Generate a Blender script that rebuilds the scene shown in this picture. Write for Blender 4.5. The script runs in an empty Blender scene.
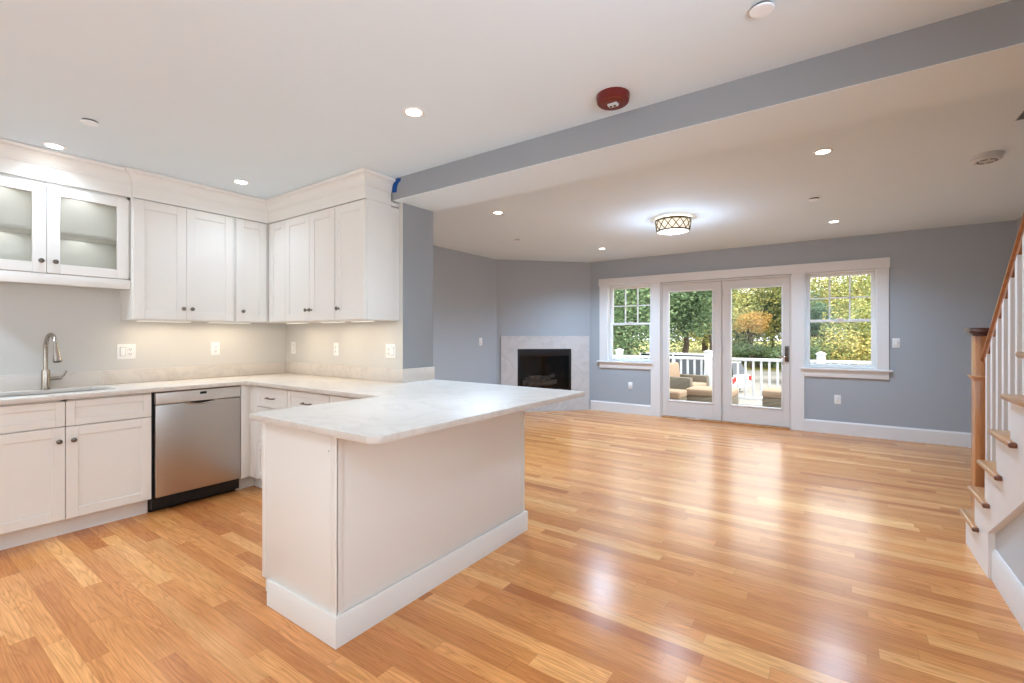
import bpy, bmesh, math, random
from mathutils import Vector, Matrix
random.seed(7)
SC = bpy.context.scene
COL = SC.collection
PI = math.pi

# ------------------------------------------------------------------ camera
FPX, HOR, EYE = 464.6, 336.0, 1.285
YAW = math.radians(35.0565)
cam = bpy.data.cameras.new('camera')
cam.sensor_fit = 'HORIZONTAL'; cam.sensor_width = 36.0
cam.lens = FPX / 1024 * 36.0
cam.shift_y = -(341.5 - HOR) / 1024
cam.clip_start = 0.05; cam.clip_end = 400
camo = bpy.data.objects.new('camera', cam); COL.objects.link(camo)
camo.location = (0, 0, EYE); camo.rotation_euler = (PI / 2, 0, YAW)
SC.camera = camo

# ------------------------------------------------------------------ view, world, sun
SC.view_settings.view_transform = 'Standard'
SC.view_settings.look = 'None'
SC.view_settings.gamma = 1.0
SC.view_settings.use_curve_mapping = False
SC.view_settings.exposure = 0.33
SC.cycles.use_denoising = True
SC.cycles.max_bounces = 12
SC.cycles.diffuse_bounces = 6
SC.cycles.transparent_max_bounces = 16
SC.cycles.sample_clamp_indirect = 6.0

world = bpy.data.worlds.new('overcast_sky'); SC.world = world
world.use_nodes = True
wn = world.node_tree
for n in list(wn.nodes): wn.nodes.remove(n)
wo = wn.nodes.new('ShaderNodeOutputWorld'); wb = wn.nodes.new('ShaderNodeBackground')
wb.inputs['Color'].default_value = (0.93, 0.97, 1.0, 1); wb.inputs['Strength'].default_value = 2.8
wn.links.new(wb.outputs[0], wo.inputs[0])

def add_light(name, kind, loc, rot, energy, color=(1, 1, 1), parent=None, **kw):
    l = bpy.data.lights.new(name, kind); l.energy = energy; l.color = color
    for k, v in kw.items(): setattr(l, k, v)
    o = bpy.data.objects.new(name, l); COL.objects.link(o)
    o.location = loc; o.rotation_euler = rot
    if parent: o.parent = parent
    return o

add_light('sun', 'SUN', (30, 8, 30), (0, math.radians(42), math.radians(-4)), 3.4, (1, .97, .92), angle=math.radians(12))
# added fill lights in openings of the unseen wall behind the camera
FILL_TINT = (0.80, 1.01, 1.26)
for wx in (-2.9, -0.3):
    add_light('added_fill_light', 'AREA', (wx, -2.64, 1.5), (math.radians(146), 0, 0), 4, FILL_TINT,
              shape='RECTANGLE', size=1.7, size_y=1.5)
# another added fill light in the unseen stretch of the right wall
add_light('added_fill_light', 'AREA', (1.66, .3, 1.5), (math.radians(162), 0, math.radians(90)), 66, FILL_TINT,
          shape='RECTANGLE', size=1.6, size_y=1.5)
CAN_W, UNDER_W = 13.0, .75
WARM = (0.80, 1.04, 1.30)
COOL = (0.73, 1.06, 1.46)

# ------------------------------------------------------------------ materials
def srgb(r, g, b):
    f = lambda c: c / 12.92 if c <= .04045 else ((c + .055) / 1.055) ** 2.4
    return (f(r / 255), f(g / 255), f(b / 255), 1)

def new_mat(name):
    m = bpy.data.materials.new(name); m.use_nodes = True
    nt = m.node_tree; b = nt.nodes['Principled BSDF']
    return m, nt, b

def nd(nt, typ, **ins):
    n = nt.nodes.new(typ)
    for k, v in ins.items():
        if k in n.inputs.keys(): n.inputs[k].default_value = v
        else: setattr(n, k, v)
    return n

def paint(name, rgb, rough=.5, var=.03, scale=6, spec=.4, bump=0.0, bscale=200, metal=0.0, stretch=(1, 1, 1), coat=0.0):
    """plain surface with slight procedural mottling"""
    m, nt, b = new_mat(name)
    tc = nd(nt, 'ShaderNodeTexCoord'); mp = nd(nt, 'ShaderNodeMapping')
    mp.inputs['Scale'].default_value = stretch
    nt.links.new(tc.outputs['Object'], mp.inputs['Vector'])
    nz = nd(nt, 'ShaderNodeTexNoise', Scale=scale, Detail=4.0)
    nt.links.new(mp.outputs[0], nz.inputs['Vector'])
    c = srgb(*rgb)
    mx = nd(nt, 'ShaderNodeMix', data_type='RGBA')
    mx.inputs[6].default_value = tuple(min(1, v * (1 - var)) for v in c[:3]) + (1,)
    mx.inputs[7].default_value = tuple(min(1, v * (1 + var)) for v in c[:3]) + (1,)
    nt.links.new(nz.outputs['Fac'], mx.inputs[0]); nt.links.new(mx.outputs[2], b.inputs['Base Color'])
    b.inputs['Roughness'].default_value = rough; b.inputs['Specular IOR Level'].default_value = spec
    b.inputs['Metallic'].default_value = metal; b.inputs['Coat Weight'].default_value = coat
    if bump:
        n2 = nd(nt, 'ShaderNodeTexNoise', Scale=bscale, Detail=3.0)
        nt.links.new(mp.outputs[0], n2.inputs['Vector'])
        bp = nd(nt, 'ShaderNodeBump', Strength=bump, Distance=.002)
        nt.links.new(n2.outputs['Fac'], bp.inputs['Height']); nt.links.new(bp.outputs[0], b.inputs['Normal'])
    return m

def emit(name, rgb, strength):
    m, nt, b = new_mat(name)
    b.inputs['Base Color'].default_value = (.8, .8, .8, 1)
    b.inputs['Emission Color'].default_value = rgb + (1,); b.inputs['Emission Strength'].default_value = strength
    return m

def thin_glass(name, tint=(1, 1, 1), ior=1.2, fac=1.0):
    m = bpy.data.materials.new(name); m.use_nodes = True; nt = m.node_tree
    for n in list(nt.nodes): nt.nodes.remove(n)
    out = nd(nt, 'ShaderNodeOutputMaterial'); tr = nd(nt, 'ShaderNodeBsdfTransparent'); gl = nd(nt, 'ShaderNodeBsdfGlossy')
    gl.inputs['Roughness'].default_value = .02; tr.inputs['Color'].default_value = tint + (1,)
    fr = nd(nt, 'ShaderNodeFresnel', IOR=ior); mx = nd(nt, 'ShaderNodeMixShader')
    nt.links.new(fr.outputs[0], mx.inputs[0]); nt.links.new(tr.outputs[0], mx.inputs[1])
    nt.links.new(gl.outputs[0], mx.inputs[2]); nt.links.new(mx.outputs[0], out.inputs['Surface'])
    return m

def mth(nt, op, a, b=None, c=None):
    n = nt.nodes.new('ShaderNodeMath'); n.operation = op
    for i, v in enumerate((a, b, c)):
        if v is None: continue
        if isinstance(v, (int, float)): n.inputs[i].default_value = v
        else: nt.links.new(v, n.inputs[i])
    return n.outputs[0]

def ramp(nt, fac, stops):
    r = nt.nodes.new('ShaderNodeValToRGB'); e = r.color_ramp.elements
    while len(e) < len(stops): e.new(.5)
    for i, (p, c) in enumerate(stops): e[i].position = p; e[i].color = c
    nt.links.new(fac, r.inputs[0]); return r.outputs[0]

def oak_floor():
    m, nt, b = new_mat('oak_strip_floor')
    tc = nd(nt, 'ShaderNodeTexCoord'); sp = nd(nt, 'ShaderNodeSeparateXYZ'); nt.links.new(tc.outputs['Object'], sp.inputs[0])
    x, y = sp.outputs[0], sp.outputs[1]
    W, L = .076, .95
    yr = mth(nt, 'DIVIDE', y, W); row = mth(nt, 'FLOOR', yr); fy = mth(nt, 'FRACT', yr)
    w1 = nd(nt, 'ShaderNodeTexWhiteNoise', noise_dimensions='1D'); nt.links.new(row, w1.inputs['W'])
    xo = mth(nt, 'DIVIDE', mth(nt, 'ADD', x, mth(nt, 'MULTIPLY', w1.outputs['Value'], 17.3)), L)
    bi = mth(nt, 'FLOOR', xo); fx = mth(nt, 'FRACT', xo)
    cb = nd(nt, 'ShaderNodeCombineXYZ'); nt.links.new(row, cb.inputs[0]); nt.links.new(bi, cb.inputs[1])
    w2 = nd(nt, 'ShaderNodeTexWhiteNoise', noise_dimensions='2D'); nt.links.new(cb.outputs[0], w2.inputs['Vector'])
    rnd = w2.outputs['Value']
    # fine grain streaks
    g = nd(nt, 'ShaderNodeCombineXYZ')
    nt.links.new(mth(nt, 'MULTIPLY', x, 2.6), g.inputs[0]); nt.links.new(mth(nt, 'MULTIPLY', y, 95), g.inputs[1])
    nt.links.new(mth(nt, 'MULTIPLY', rnd, 91), g.inputs[2])
    n1 = nd(nt, 'ShaderNodeTexNoise', Scale=1.6, Detail=5.0, Roughness=.65); nt.links.new(g.outputs[0], n1.inputs['Vector'])
    # cathedral figure: contour lines of a stretched smooth noise
    g2 = nd(nt, 'ShaderNodeCombineXYZ')
    nt.links.new(mth(nt, 'MULTIPLY', x, .85), g2.inputs[0]); nt.links.new(mth(nt, 'MULTIPLY', y, 9), g2.inputs[1])
    nt.links.new(mth(nt, 'MULTIPLY', rnd, 47), g2.inputs[2])
    n2 = nd(nt, 'ShaderNodeTexNoise', Scale=1.0, Detail=3.0, Roughness=.45); nt.links.new(g2.outputs[0], n2.inputs['Vector'])
    fig = mth(nt, 'POWER', mth(nt, 'ABSOLUTE', mth(nt, 'SINE', mth(nt, 'MULTIPLY', n2.outputs['Fac'], 58))), .45)
    fig = mth(nt, 'ADD', mth(nt, 'MULTIPLY', fig, mth(nt, 'ADD', mth(nt, 'MULTIPLY', w2.outputs['Color'], 1.0), .25)), .1)
    base = ramp(nt, rnd, [(0, srgb(178, 108, 58)), (.12, srgb(194, 124, 69)), (.5, srgb(206, 137, 77)), (.85, srgb(212, 147, 86)), (1, srgb(222, 163, 101))])
    k = mth(nt, 'MULTIPLY', mth(nt, 'ADD', mth(nt, 'MULTIPLY', n1.outputs['Fac'], 1.2), .41), mth(nt, 'ADD', mth(nt, 'MULTIPLY', fig, .42), .72))
    ey = mth(nt, 'MINIMUM', fy, mth(nt, 'SUBTRACT', 1, fy)); ex = mth(nt, 'MINIMUM', fx, mth(nt, 'SUBTRACT', 1, fx))
    gap = mth(nt, 'MULTIPLY', mth(nt, 'GREATER_THAN', ey, .012), mth(nt, 'GREATER_THAN', ex, .0012))
    k = mth(nt, 'MULTIPLY', k, mth(nt, 'ADD', mth(nt, 'MULTIPLY', gap, .28), .72))
    kc = nd(nt, 'ShaderNodeCombineColor')
    for i, p in enumerate((.8, 1.0, 1.25)): nt.links.new(mth(nt, 'POWER', k, p), kc.inputs[i])
    mx = nd(nt, 'ShaderNodeMix', data_type='RGBA', blend_type='MULTIPLY'); mx.inputs[0].default_value = 1
    nt.links.new(base, mx.inputs[6]); nt.links.new(kc.outputs[0], mx.inputs[7]); nt.links.new(mx.outputs[2], b.inputs['Base Color'])
    b.inputs['Roughness'].default_value = .22; b.inputs['Specular IOR Level'].default_value = .44
    nb = nd(nt, 'ShaderNodeTexNoise', Scale=1.0, Detail=2.0)
    g3 = nd(nt, 'ShaderNodeCombineXYZ'); nt.links.new(mth(nt, 'MULTIPLY', x, 1.5), g3.inputs[0]); nt.links.new(mth(nt, 'MULTIPLY', y, 12), g3.inputs[1])
    nt.links.new(g3.outputs[0], nb.inputs['Vector'])
    h = mth(nt, 'ADD', mth(nt, 'MULTIPLY', gap, .25), mth(nt, 'ADD', mth(nt, 'MULTIPLY', nb.outputs['Fac'], 1.0), mth(nt, 'MULTIPLY', fig, .03)))
    bp = nd(nt, 'ShaderNodeBump', Strength=.14, Distance=.004); nt.links.new(h, bp.inputs['Height']); nt.links.new(bp.outputs[0], b.inputs['Normal'])
    return m

def wood(name, rgb, dark, axis=2, rough=.3):
    m, nt, b = new_mat(name)
    tc = nd(nt, 'ShaderNodeTexCoord'); mp = nd(nt, 'ShaderNodeMapping')
    s = [38, 38, 38]; s[axis] = 2.2; mp.inputs['Scale'].default_value = s
    nt.links.new(tc.outputs['Object'], mp.inputs[0])
    n1 = nd(nt, 'ShaderNodeTexNoise', Scale=1.0, Detail=6.0, Roughness=.65); nt.links.new(mp.outputs[0], n1.inputs['Vector'])
    nt.links.new(ramp(nt, n1.outputs['Fac'], [(.3, srgb(*dark)), (.65, srgb(*rgb))]), b.inputs['Base Color'])
    b.inputs['Roughness'].default_value = rough; b.inputs['Coat Weight'].default_value = .3
    return m

def quartz(name, rgb, vein, rough=.42):
    m, nt, b = new_mat(name)
    tc = nd(nt, 'ShaderNodeTexCoord')
    n1 = nd(nt, 'ShaderNodeTexNoise', Scale=2.3, Detail=7.0, Roughness=.6, Distortion=1.4); nt.links.new(tc.outputs['Object'], n1.inputs['Vector'])
    v = mth(nt, 'ABSOLUTE', mth(nt, 'SUBTRACT', n1.outputs['Fac'], .5))
    c1 = ramp(nt, v, [(0, srgb(*vein)), (.045, srgb(*rgb))])
    n2 = nd(nt, 'ShaderNodeTexNoise', Scale=9.0, Detail=5.0); nt.links.new(tc.outputs['Object'], n2.inputs['Vector'])
    mx = nd(nt, 'ShaderNodeMix', data_type='RGBA', blend_type='MULTIPLY'); mx.inputs[0].default_value = .5
    nt.links.new(c1, mx.inputs[6])
    nt.links.new(ramp(nt, n2.outputs['Fac'], [(.3, (.93, .92, .91, 1)), (.7, (1, 1, 1, 1))]), mx.inputs[7])
    nt.links.new(mx.outputs[2], b.inputs['Base Color'])
    b.inputs['Roughness'].default_value = rough; b.inputs['Specular IOR Level'].default_value = .5
    return m

def leaves(name, stops, scale=.5):
    m, nt, b = new_mat(name)
    geo = nd(nt, 'ShaderNodeNewGeometry')
    n1 = nd(nt, 'ShaderNodeTexNoise', Scale=scale, Detail=5.0, Roughness=.7); nt.links.new(geo.outputs['Position'], n1.inputs['Vector'])
    f = mth(nt, 'ADD', mth(nt, 'MULTIPLY', n1.outputs['Fac'], .75), mth(nt, 'MULTIPLY', geo.outputs['Random Per Island'], .3))
    nt.links.new(ramp(nt, f, [(p, srgb(*c)) for p, c in stops]), b.inputs['Base Color'])
    b.inputs['Roughness'].default_value = .7; b.inputs['Specular IOR Level'].default_value = .2
    return m

def wicker(name):
    m, nt, b = new_mat(name)
    tc = nd(nt, 'ShaderNodeTexCoord'); w = nd(nt, 'ShaderNodeTexWave', Scale=14.0, Distortion=1.0, bands_direction='Z')
    nt.links.new(tc.outputs['Object'], w.inputs['Vector'])
    nt.links.new(ramp(nt, w.outputs['Fac'], [(0, srgb(92, 84, 70)), (1, srgb(140, 130, 110))]), b.inputs['Base Color'])
    b.inputs['Roughness'].default_value = .7
    bp = nd(nt, 'ShaderNodeBump', Strength=.6, Distance=.01); nt.links.new(w.outputs['Fac'], bp.inputs['Height']); nt.links.new(bp.outputs[0], b.inputs['Normal'])
    return m

M = dict(
    floor=oak_floor(),
    wall=paint('grey_wall_paint', (172, 177, 181), .6, .015, 3, .25, .05, 260),
    beam=paint('beam_shade_grey', (150, 152, 154), .6, .015, 3, .25, .05, 260),  # same wall paint, darkened to put the beam's shade in its colour
    kwall=paint('pale_greige_wall_paint', (205, 201, 194), .6, .015, 3, .25, .05, 260),
    ceil=paint('ceiling_paint', (224, 236, 243), .8, .01, 3, .2),
    trim=paint('white_trim_paint', (232, 228, 224), .38, .01, 5, .4),
    cab=paint('white_cabinet_paint', (230, 226, 219), .36, .012, 4, .45),
    cabin=paint('cabinet_interior', (222, 219, 212), .5, .01, 4, .4),
    quartz=quartz('white_quartz', (212, 203, 193), (203, 194, 184)),
    surround=quartz('marbled_stone_surround', (206, 201, 197), (196, 191, 187), .3),
    steel=paint('brushed_stainless', (186, 180, 174), .34, .05, 3, .5, 0, 1, 1.0, (1, 1, 60)),
    steelpanel=paint('pale_control_panel', (206, 202, 196), .4, .03, 3, .5, 0, 1, .55),
    sidewall=paint('pale_grey_stair_wall', (204, 208, 210), .55, .015, 3, .25, .05, 260),
    endgrain=wood('dark_end_grain', (122, 72, 42), (92, 52, 28), 1, .4),
    nickel=paint('satin_nickel', (178, 168, 156), .26, .02, 10, .5, 0, 1, 1.0),
    knob=paint('dark_nickel', (120, 112, 104), .3, .05, 10, .5, 0, 1, 1.0),
    bronze=paint('dark_door_hardware', (96, 88, 82), .35, .05, 10, .5, 0, 1, 1.0),
    black=paint('black_plastic', (14, 14, 15), .45, .1, 10, .4),
    sinksteel=paint('sink_steel', (190, 190, 188), .3, .03, 20, .5, 0, 1, 1.0),
    sash=paint('white_vinyl_sash', (236, 235, 232), .4, .01, 6, .4),
    doorpaint=paint('door_paint', (222, 216, 210), .4, .01, 6, .4),
    plate=paint('white_plastic_plate', (240, 238, 234), .35, .01, 30, .4),
    disc=paint('cool_white_disc', (240, 246, 250), .4, .01, 30, .4),
    slot=paint('grey_slot', (120, 118, 114), .5, .02, 30, .3),
    red=paint('red_plastic', (104, 16, 10), .3, .06, 20, .5),
    grey=paint('grey_plastic', (206, 206, 204), .45, .04, 20, .4),
    darkgrey=paint('dark_grey_plastic', (80, 78, 76), .5, .05, 20, .4),
    tape=paint('blue_masking_tape', (12, 72, 140), .6, .15, 40, .3),
    oak=wood('oak_newel', (202, 140, 84), (168, 106, 58), 2),
    oaky=wood('oak_tread', (206, 152, 100), (172, 112, 66), 1),
    mahog=wood('dark_cap', (96, 50, 36), (64, 30, 22), 1),
    railw=wood('oak_handrail', (168, 104, 60), (124, 70, 38), 1),
    glass=thin_glass('window_glass'),
    fireglass=thin_glass('firebox_glass', (.8, .8, .8), 1.35),
    cabglass=thin_glass('cabinet_glass', (.97, .98, .97), 1.35),
    lens=emit('lamp_lens', (1, .95, .86), 14.0),
    shade=emit('glowing_shade', (1, .88, .68), .62),
    shadeb=emit('glowing_diffuser', (1, .92, .78), .3),
    ledstrip=emit('under_cabinet_led', (1, .9, .75), .8),
    brass=paint('antique_gold_lattice', (122, 102, 70), .4, .1, 20, .5, 0, 1, .8),
    log=paint('charred_log', (150, 140, 130), .9, .5, 18, .2, .6, 40),
    fire=paint('firebox_black', (38, 36, 35), .6, .2, 8, .3),
    deck=paint('weathered_deck', (150, 147, 142), .8, .1, 4, .2, .2, 30, 0, (1, 12, 1)),
    vinyl=paint('white_vinyl_rail', (222, 226, 228), .4, .01, 5, .4),
    wicker=wicker('woven_wicker'),
    cushion=paint('tan_cushion', (160, 138, 116), .9, .05, 30, .2, .2, 200),
    asphalt=paint('asphalt', (150, 146, 138), .9, .15, .8, .2),
    grass=leaves('grass_bank', [(.3, (104, 112, 54)), (.5, (150, 146, 80)), (.7, (178, 164, 100))], .3),
    bark=paint('bark', (86, 74, 62), .9, .3, 8, .2, .5, 20),
    carwhite=paint('white_car_paint', (236, 238, 240), .2, .01, 2, .5, 0, 1, 0, (1, 1, 1), .6),
    carglass=paint('dark_car_glass', (40, 46, 52), .08, .05, 3, .6),
    tyre=paint('tyre_rubber', (28, 28, 30), .8, .1, 10, .2),
    tail=paint('red_tail_lamp', (170, 24, 20), .25, .05, 10, .5),
    siding=paint('grey_siding', (196, 200, 200), .8, .05, 3, .2),
)

# ------------------------------------------------------------------ mesh helpers
class MB:
    def __init__(s): s.bm = bmesh.new()
    def box(s, x0, x1, y0, y1, z0, z1, bev=0.0, seg=2, M4=None):
        vs = [s.bm.verts.new((x, y, z)) for z in (z0, z1) for y in (y0, y1) for x in (x0, x1)]
        idx = [(0, 2, 3, 1), (4, 5, 7, 6), (0, 1, 5, 4), (2, 6, 7, 3), (0, 4, 6, 2), (1, 3, 7, 5)]
        fs = [s.bm.faces.new([vs[i] for i in f]) for f in idx]
        allv = vs
        if bev > 0:
            es = list({e for f in fs for e in f.edges})
            r = bmesh.ops.bevel(s.bm, geom=es, offset=bev, segments=seg, affect='EDGES', profile=.5)
            allv = list({v for f in r['faces'] for v in f.verts} | {v for v in vs if v.is_valid})
        if M4 is not None: bmesh.ops.transform(s.bm, matrix=M4, verts=allv)
        return s
    def prism(s, poly, h, M4=None, bev=0.0):
        """closed polygon in the xy plane raised by h along z"""
        a = [s.bm.verts.new((p[0], p[1], 0)) for p in poly]; b = [s.bm.verts.new((p[0], p[1], h)) for p in poly]
        n = len(poly); fs = [s.bm.faces.new(a[::-1]), s.bm.faces.new(b)]
        for i in range(n): fs.append(s.bm.faces.new((a[i], a[(i + 1) % n], b[(i + 1) % n], b[i])))
        vs = a + b
        if bev:
            es = list({e for f in fs[:2] for e in f.edges})
            r = bmesh.ops.bevel(s.bm, geom=es, offset=bev, segments=2, affect='EDGES', profile=.5)
            vs = list({v for f in r['faces'] for v in f.verts} | {v for v in vs if v.is_valid} | {v for f in fs if f.is_valid for v in f.verts})
        if M4 is not None: bmesh.ops.transform(s.bm, matrix=M4, verts=vs)
        return s
    def lathe(s, prof, M4=None, seg=24):
        """profile of (radius, z) turned round z; the ends close when the radius is zero"""
        rings = []
        for r, z in prof:
            if r < 1e-6: rings.append([s.bm.verts.new((0, 0, z))])
            else: rings.append([s.bm.verts.new((r * math.cos(2 * PI * i / seg), r * math.sin(2 * PI * i / seg), z)) for i in range(seg)])
        for p, q in zip(rings, rings[1:]):
            for i in range(seg):
                j = (i + 1) % seg
                if len(p) == 1 and len(q) == 1: continue
                if len(p) == 1: s.bm.faces.new((p[0], q[j], q[i]))
                elif len(q) == 1: s.bm.faces.new((p[i], p[j], q[0]))
                else: s.bm.faces.new((p[i], p[j], q[j], q[i]))
        vs = [v for r in rings for v in r]
        if M4 is not None: bmesh.ops.transform(s.bm, matrix=M4, verts=vs)
        return s
    def tube(s, pts, rad, seg=12, cap=True):
        pts = [Vector(p) for p in pts]; rads = rad if isinstance(rad, (list, tuple)) else [rad] * len(pts)
        rings = []; up = None
        for i, p in enumerate(pts):
            t = (pts[min(i + 1, len(pts) - 1)] - pts[max(i - 1, 0)]).normalized()
            if up is None: up = Vector((0, 0, 1)) if abs(t.z) < .9 else Vector((1, 0, 0))
            a = t.cross(up).normalized(); up = a.cross(t).normalized()
            rings.append([s.bm.verts.new(p + (a * math.cos(2 * PI * k / seg) + up * math.sin(2 * PI * k / seg)) * rads[i]) for k in range(seg)])
        for p, q in zip(rings, rings[1:]):
            for i in range(seg): s.bm.faces.new((p[i], p[(i + 1) % seg], q[(i + 1) % seg], q[i]))
        if cap: s.bm.faces.new(rings[0][::-1]); s.bm.faces.new(rings[-1])
        return s
    def sweep(s, path, prof, closed_prof=True):
        """sweep a profile (out, z) along a horizontal open path with mitred corners; 'out' is to the right of travel"""
        P = [Vector((p[0], p[1])) for p in path]; rings = []
        for i, p in enumerate(P):
            d0 = (P[i] - P[i - 1]).normalized() if i else (P[1] - P[0]).normalized()
            d1 = (P[i + 1] - P[i]).normalized() if i < len(P) - 1 else d0
            n0 = Vector((d0.y, -d0.x)); n1 = Vector((d1.y, -d1.x)); m = n0 + n1; m /= max(1e-6, m.dot(n0))
            rings.append([s.bm.verts.new((p.x + m.x * o, p.y + m.y * o, z)) for o, z in prof])
        n = len(prof)
        for a, b in zip(rings, rings[1:]):
            for i in range(n): s.bm.faces.new((a[i], a[(i + 1) % n], b[(i + 1) % n], b[i]))
        s.bm.faces.new(rings[0][::-1]); s.bm.faces.new(rings[-1])
        return s

T = Matrix.Translation
def RZ(a): return Matrix.Rotation(a, 4, 'Z')
def RX(a): return Matrix.Rotation(a, 4, 'X')
def RY(a): return Matrix.Rotation(a, 4, 'Y')

def wmat(o):
    m = o.matrix_basis.copy()
    while o.parent: o = o.parent; m = o.matrix_basis @ m
    return m

def obj(name, mb, mat, parent=None, loc=None, local=False, smooth=True):
    """links one mesh; coordinates are world ones unless local=True"""
    bm = mb.bm
    bmesh.ops.recalc_face_normals(bm, faces=bm.faces)
    o_mat = wmat(parent) if parent else (T(Vector(loc)) if loc else Matrix())
    if not local: bm.transform(o_mat.inverted())
    me = bpy.data.meshes.new(name); bm.to_mesh(me); bm.free()
    if smooth:
        for p in me.polygons: p.use_smooth = True
        me.set_sharp_from_angle(angle=math.radians(35))
    me.materials.append(mat)
    o = bpy.data.objects.new(name, me); COL.objects.link(o)
    if parent: o.parent = parent
    elif loc: o.location = loc
    return o

def tag(o, label, cat=None, group=None, kind=None):
    o['label'] = label
    if cat: o['category'] = cat
    if group: o['group'] = group
    if kind: o['kind'] = kind
    return o

def thing(name, loc, label, cat, group=None, rz=0.0):
    o = bpy.data.objects.new(name, None); o.empty_display_size = .1; COL.objects.link(o)
    o.location = loc; o.rotation_euler = (0, 0, rz)
    return tag(o, label, cat, group)

def struct(name, mb, mat, label, cat, parent=None):
    o = obj(name, mb, mat, parent, smooth=False)
    if not parent: tag(o, label, cat, None, 'structure')
    return o

# ------------------------------------------------------------------ room shell
XL, XR, YN, YF = -4.58, 1.62, -2.6, 7.43      # kitchen left wall, right wall, near wall, far wall
XLL = -4.70                                   # living room left wall
CK, CL = 2.52, 2.57                           # ceiling heights, kitchen and living room
BY0, BY1, BZ = 2.455, 2.88, 2.352              # beam
SX, SY0, SY1 = -2.85, 2.54, 2.88              # stub wall end, faces

struct('floor', MB().box(XLL - .2, XR + .2, YN - .2, YF + .12, -.06, 0), M['floor'], 'glossy oak strip floor running through kitchen and living room', 'floor')

m = MB().box(XL - .2, XL, YN - .15, SY1, 0, CK + .3)
struct('wall_left', m, M['kwall'], 'pale greige kitchen wall behind the sink and upper cabinets', 'wall')
wm = struct('wall_middle', MB().box(XL, SX, SY0, SY1, 0, CL + .2), M['kwall'], 'greige stub wall ending beside the peninsula', 'wall')
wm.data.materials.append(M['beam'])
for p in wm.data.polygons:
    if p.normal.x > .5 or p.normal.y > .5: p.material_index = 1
struct('wall_left_living', MB().box(XLL - .2, XLL, SY1, 6.3, 0, CL + .2), M['wall'], 'blue grey living room wall left of the fireplace', 'wall')
A0, A1 = Vector((XLL, 6.25)), Vector((-3.545, YF))
dA = (A1 - A0).normalized(); nA = Vector((dA.y, -dA.x))      # nA points into the room
LA = (A1 - A0).length
FW0, FW1, FZ0, FZ1 = .352, 1.300, .30, 1.066                 # firebox opening along the angled wall
def ang(s, d, z=0): p = A0 + dA * s + nA * d; return Vector((p.x, p.y, z))
MA = Matrix(((dA.x, -nA.x, 0, A0.x), (dA.y, -nA.y, 0, A0.y), (0, 0, 1, 0), (0, 0, 0, 1)))   # local x along the wall, -y into the room
m = MB()
for a in ((-.08, FW0, 0, .15, 0, CL + .2), (FW1, LA + .08, 0, .15, 0, CL + .2), (FW0, FW1, 0, .15, 0, FZ0), (FW0, FW1, 0, .15, FZ1, CL + .2)): m.box(*a, M4=MA)
struct('wall_corner', m, M['wall'], 'angled blue grey wall above the corner fireplace', 'wall')

# far wall with two windows and the double door
W1 = (-3.231, -2.472, .862, 2.135); DR = (-2.305, -.535, 0.0, 2.115); W2 = (-.372, .407, .862, 2.135)
m = MB(); y0, y1 = YF, YF + .16
for a in ((-3.75, W1[0], 0, CL + .2), (W1[0], W1[1], 0, W1[2]), (W1[0], W1[1], W1[3], CL + .2), (W1[1], DR[0], 0, CL + .2),
          (DR[0], DR[1], DR[3], CL + .2), (DR[1], W2[0], 0, CL + .2), (W2[0], W2[1], 0, W2[2]), (W2[0], W2[1], W2[3], CL + .2), (W2[1], XR + .2, 0, CL + .2)):
    m.box(a[0], a[1], y0, y1, a[2], a[3])
struct('wall_back', m, M['wall'], 'blue grey wall with the windows and glazed doors', 'wall')
m = MB()
for a in ((YN - .15, -.55, 0, 5.2), (1.15, YF, 0, 5.2), (-.55, 1.15, 0, .8), (-.55, 1.15, 2.3, 5.2)): m.box(XR, XR + .2, *a)  # gap beside the camera added for the fill light
struct('wall_right', m, M['wall'], 'blue grey wall on the far side of the stairs', 'wall')
m = MB()
ws = [(-3.75, -2.05), (-1.15, .55)]  # openings added for the two fill lights
for a in ((XL, ws[0][0], 0, CK + .3), (ws[0][1], ws[1][0], 0, CK + .3), (ws[1][1], XR, 0, CK + .3)): m.box(a[0], a[1], YN - .15, YN, a[2], a[3])
for w in ws: m.box(w[0], w[1], YN - .15, YN, 0, .8); m.box(w[0], w[1], YN - .15, YN, 2.3, CK + .3)
struct('wall_front', m, M['kwall'], 'kitchen wall behind the camera with two added light openings', 'wall')

struct('ceiling', MB().box(XL - .2, XR + .2, YN - .15, BY0 + .01, CK, CK + .25), M['ceil'], 'white kitchen ceiling', 'ceiling')
OX, OY0, OY1 = .865, 1.6, 4.0                  # stairwell opening
m = MB()
m.box(XLL - .2, OX, BY1 - .01, YF + .16, CL, CL + .25); m.box(OX, XR + .2, OY1, YF + .16, CL, CL + .25)
struct('ceiling_living', m, M['ceil'], 'white living room ceiling beyond the beam', 'ceiling')
m = MB()
m.box(OX - .1, OX - .001, BY1, OY1 + .1, CL + .25, 5.2); m.box(OX - .001, XR, OY1 + .001, OY1 + .1, CL + .25, 5.2)
m.box(OX - .1, XR, BY1 - .1, BY1 - .002, CL + .25, 5.2); m.box(OX - .1, XR, BY1 - .1, OY1 + .1, 5.2, 5.3)
struct('wall_stairwell', m, M['wall'], 'grey walls of the stairwell above the ceiling opening', 'wall')
m = MB()
m.box(OX - .0, OX + .006, BY1, OY1, CL, CL + .25); m.box(OX + .006, XR, OY1 - .006, OY1, CL, CL + .25)
struct('trim_stairwell', m, M['wall'], 'grey painted edge of the stairwell opening in the ceiling', 'trim')
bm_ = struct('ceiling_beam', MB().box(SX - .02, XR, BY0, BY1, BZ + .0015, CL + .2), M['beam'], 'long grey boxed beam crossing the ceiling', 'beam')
struct('soffit', MB().box(SX - .02, XR, BY0, BY1, BZ, BZ + .0015), M['ceil'], '', '', bm_)

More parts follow.
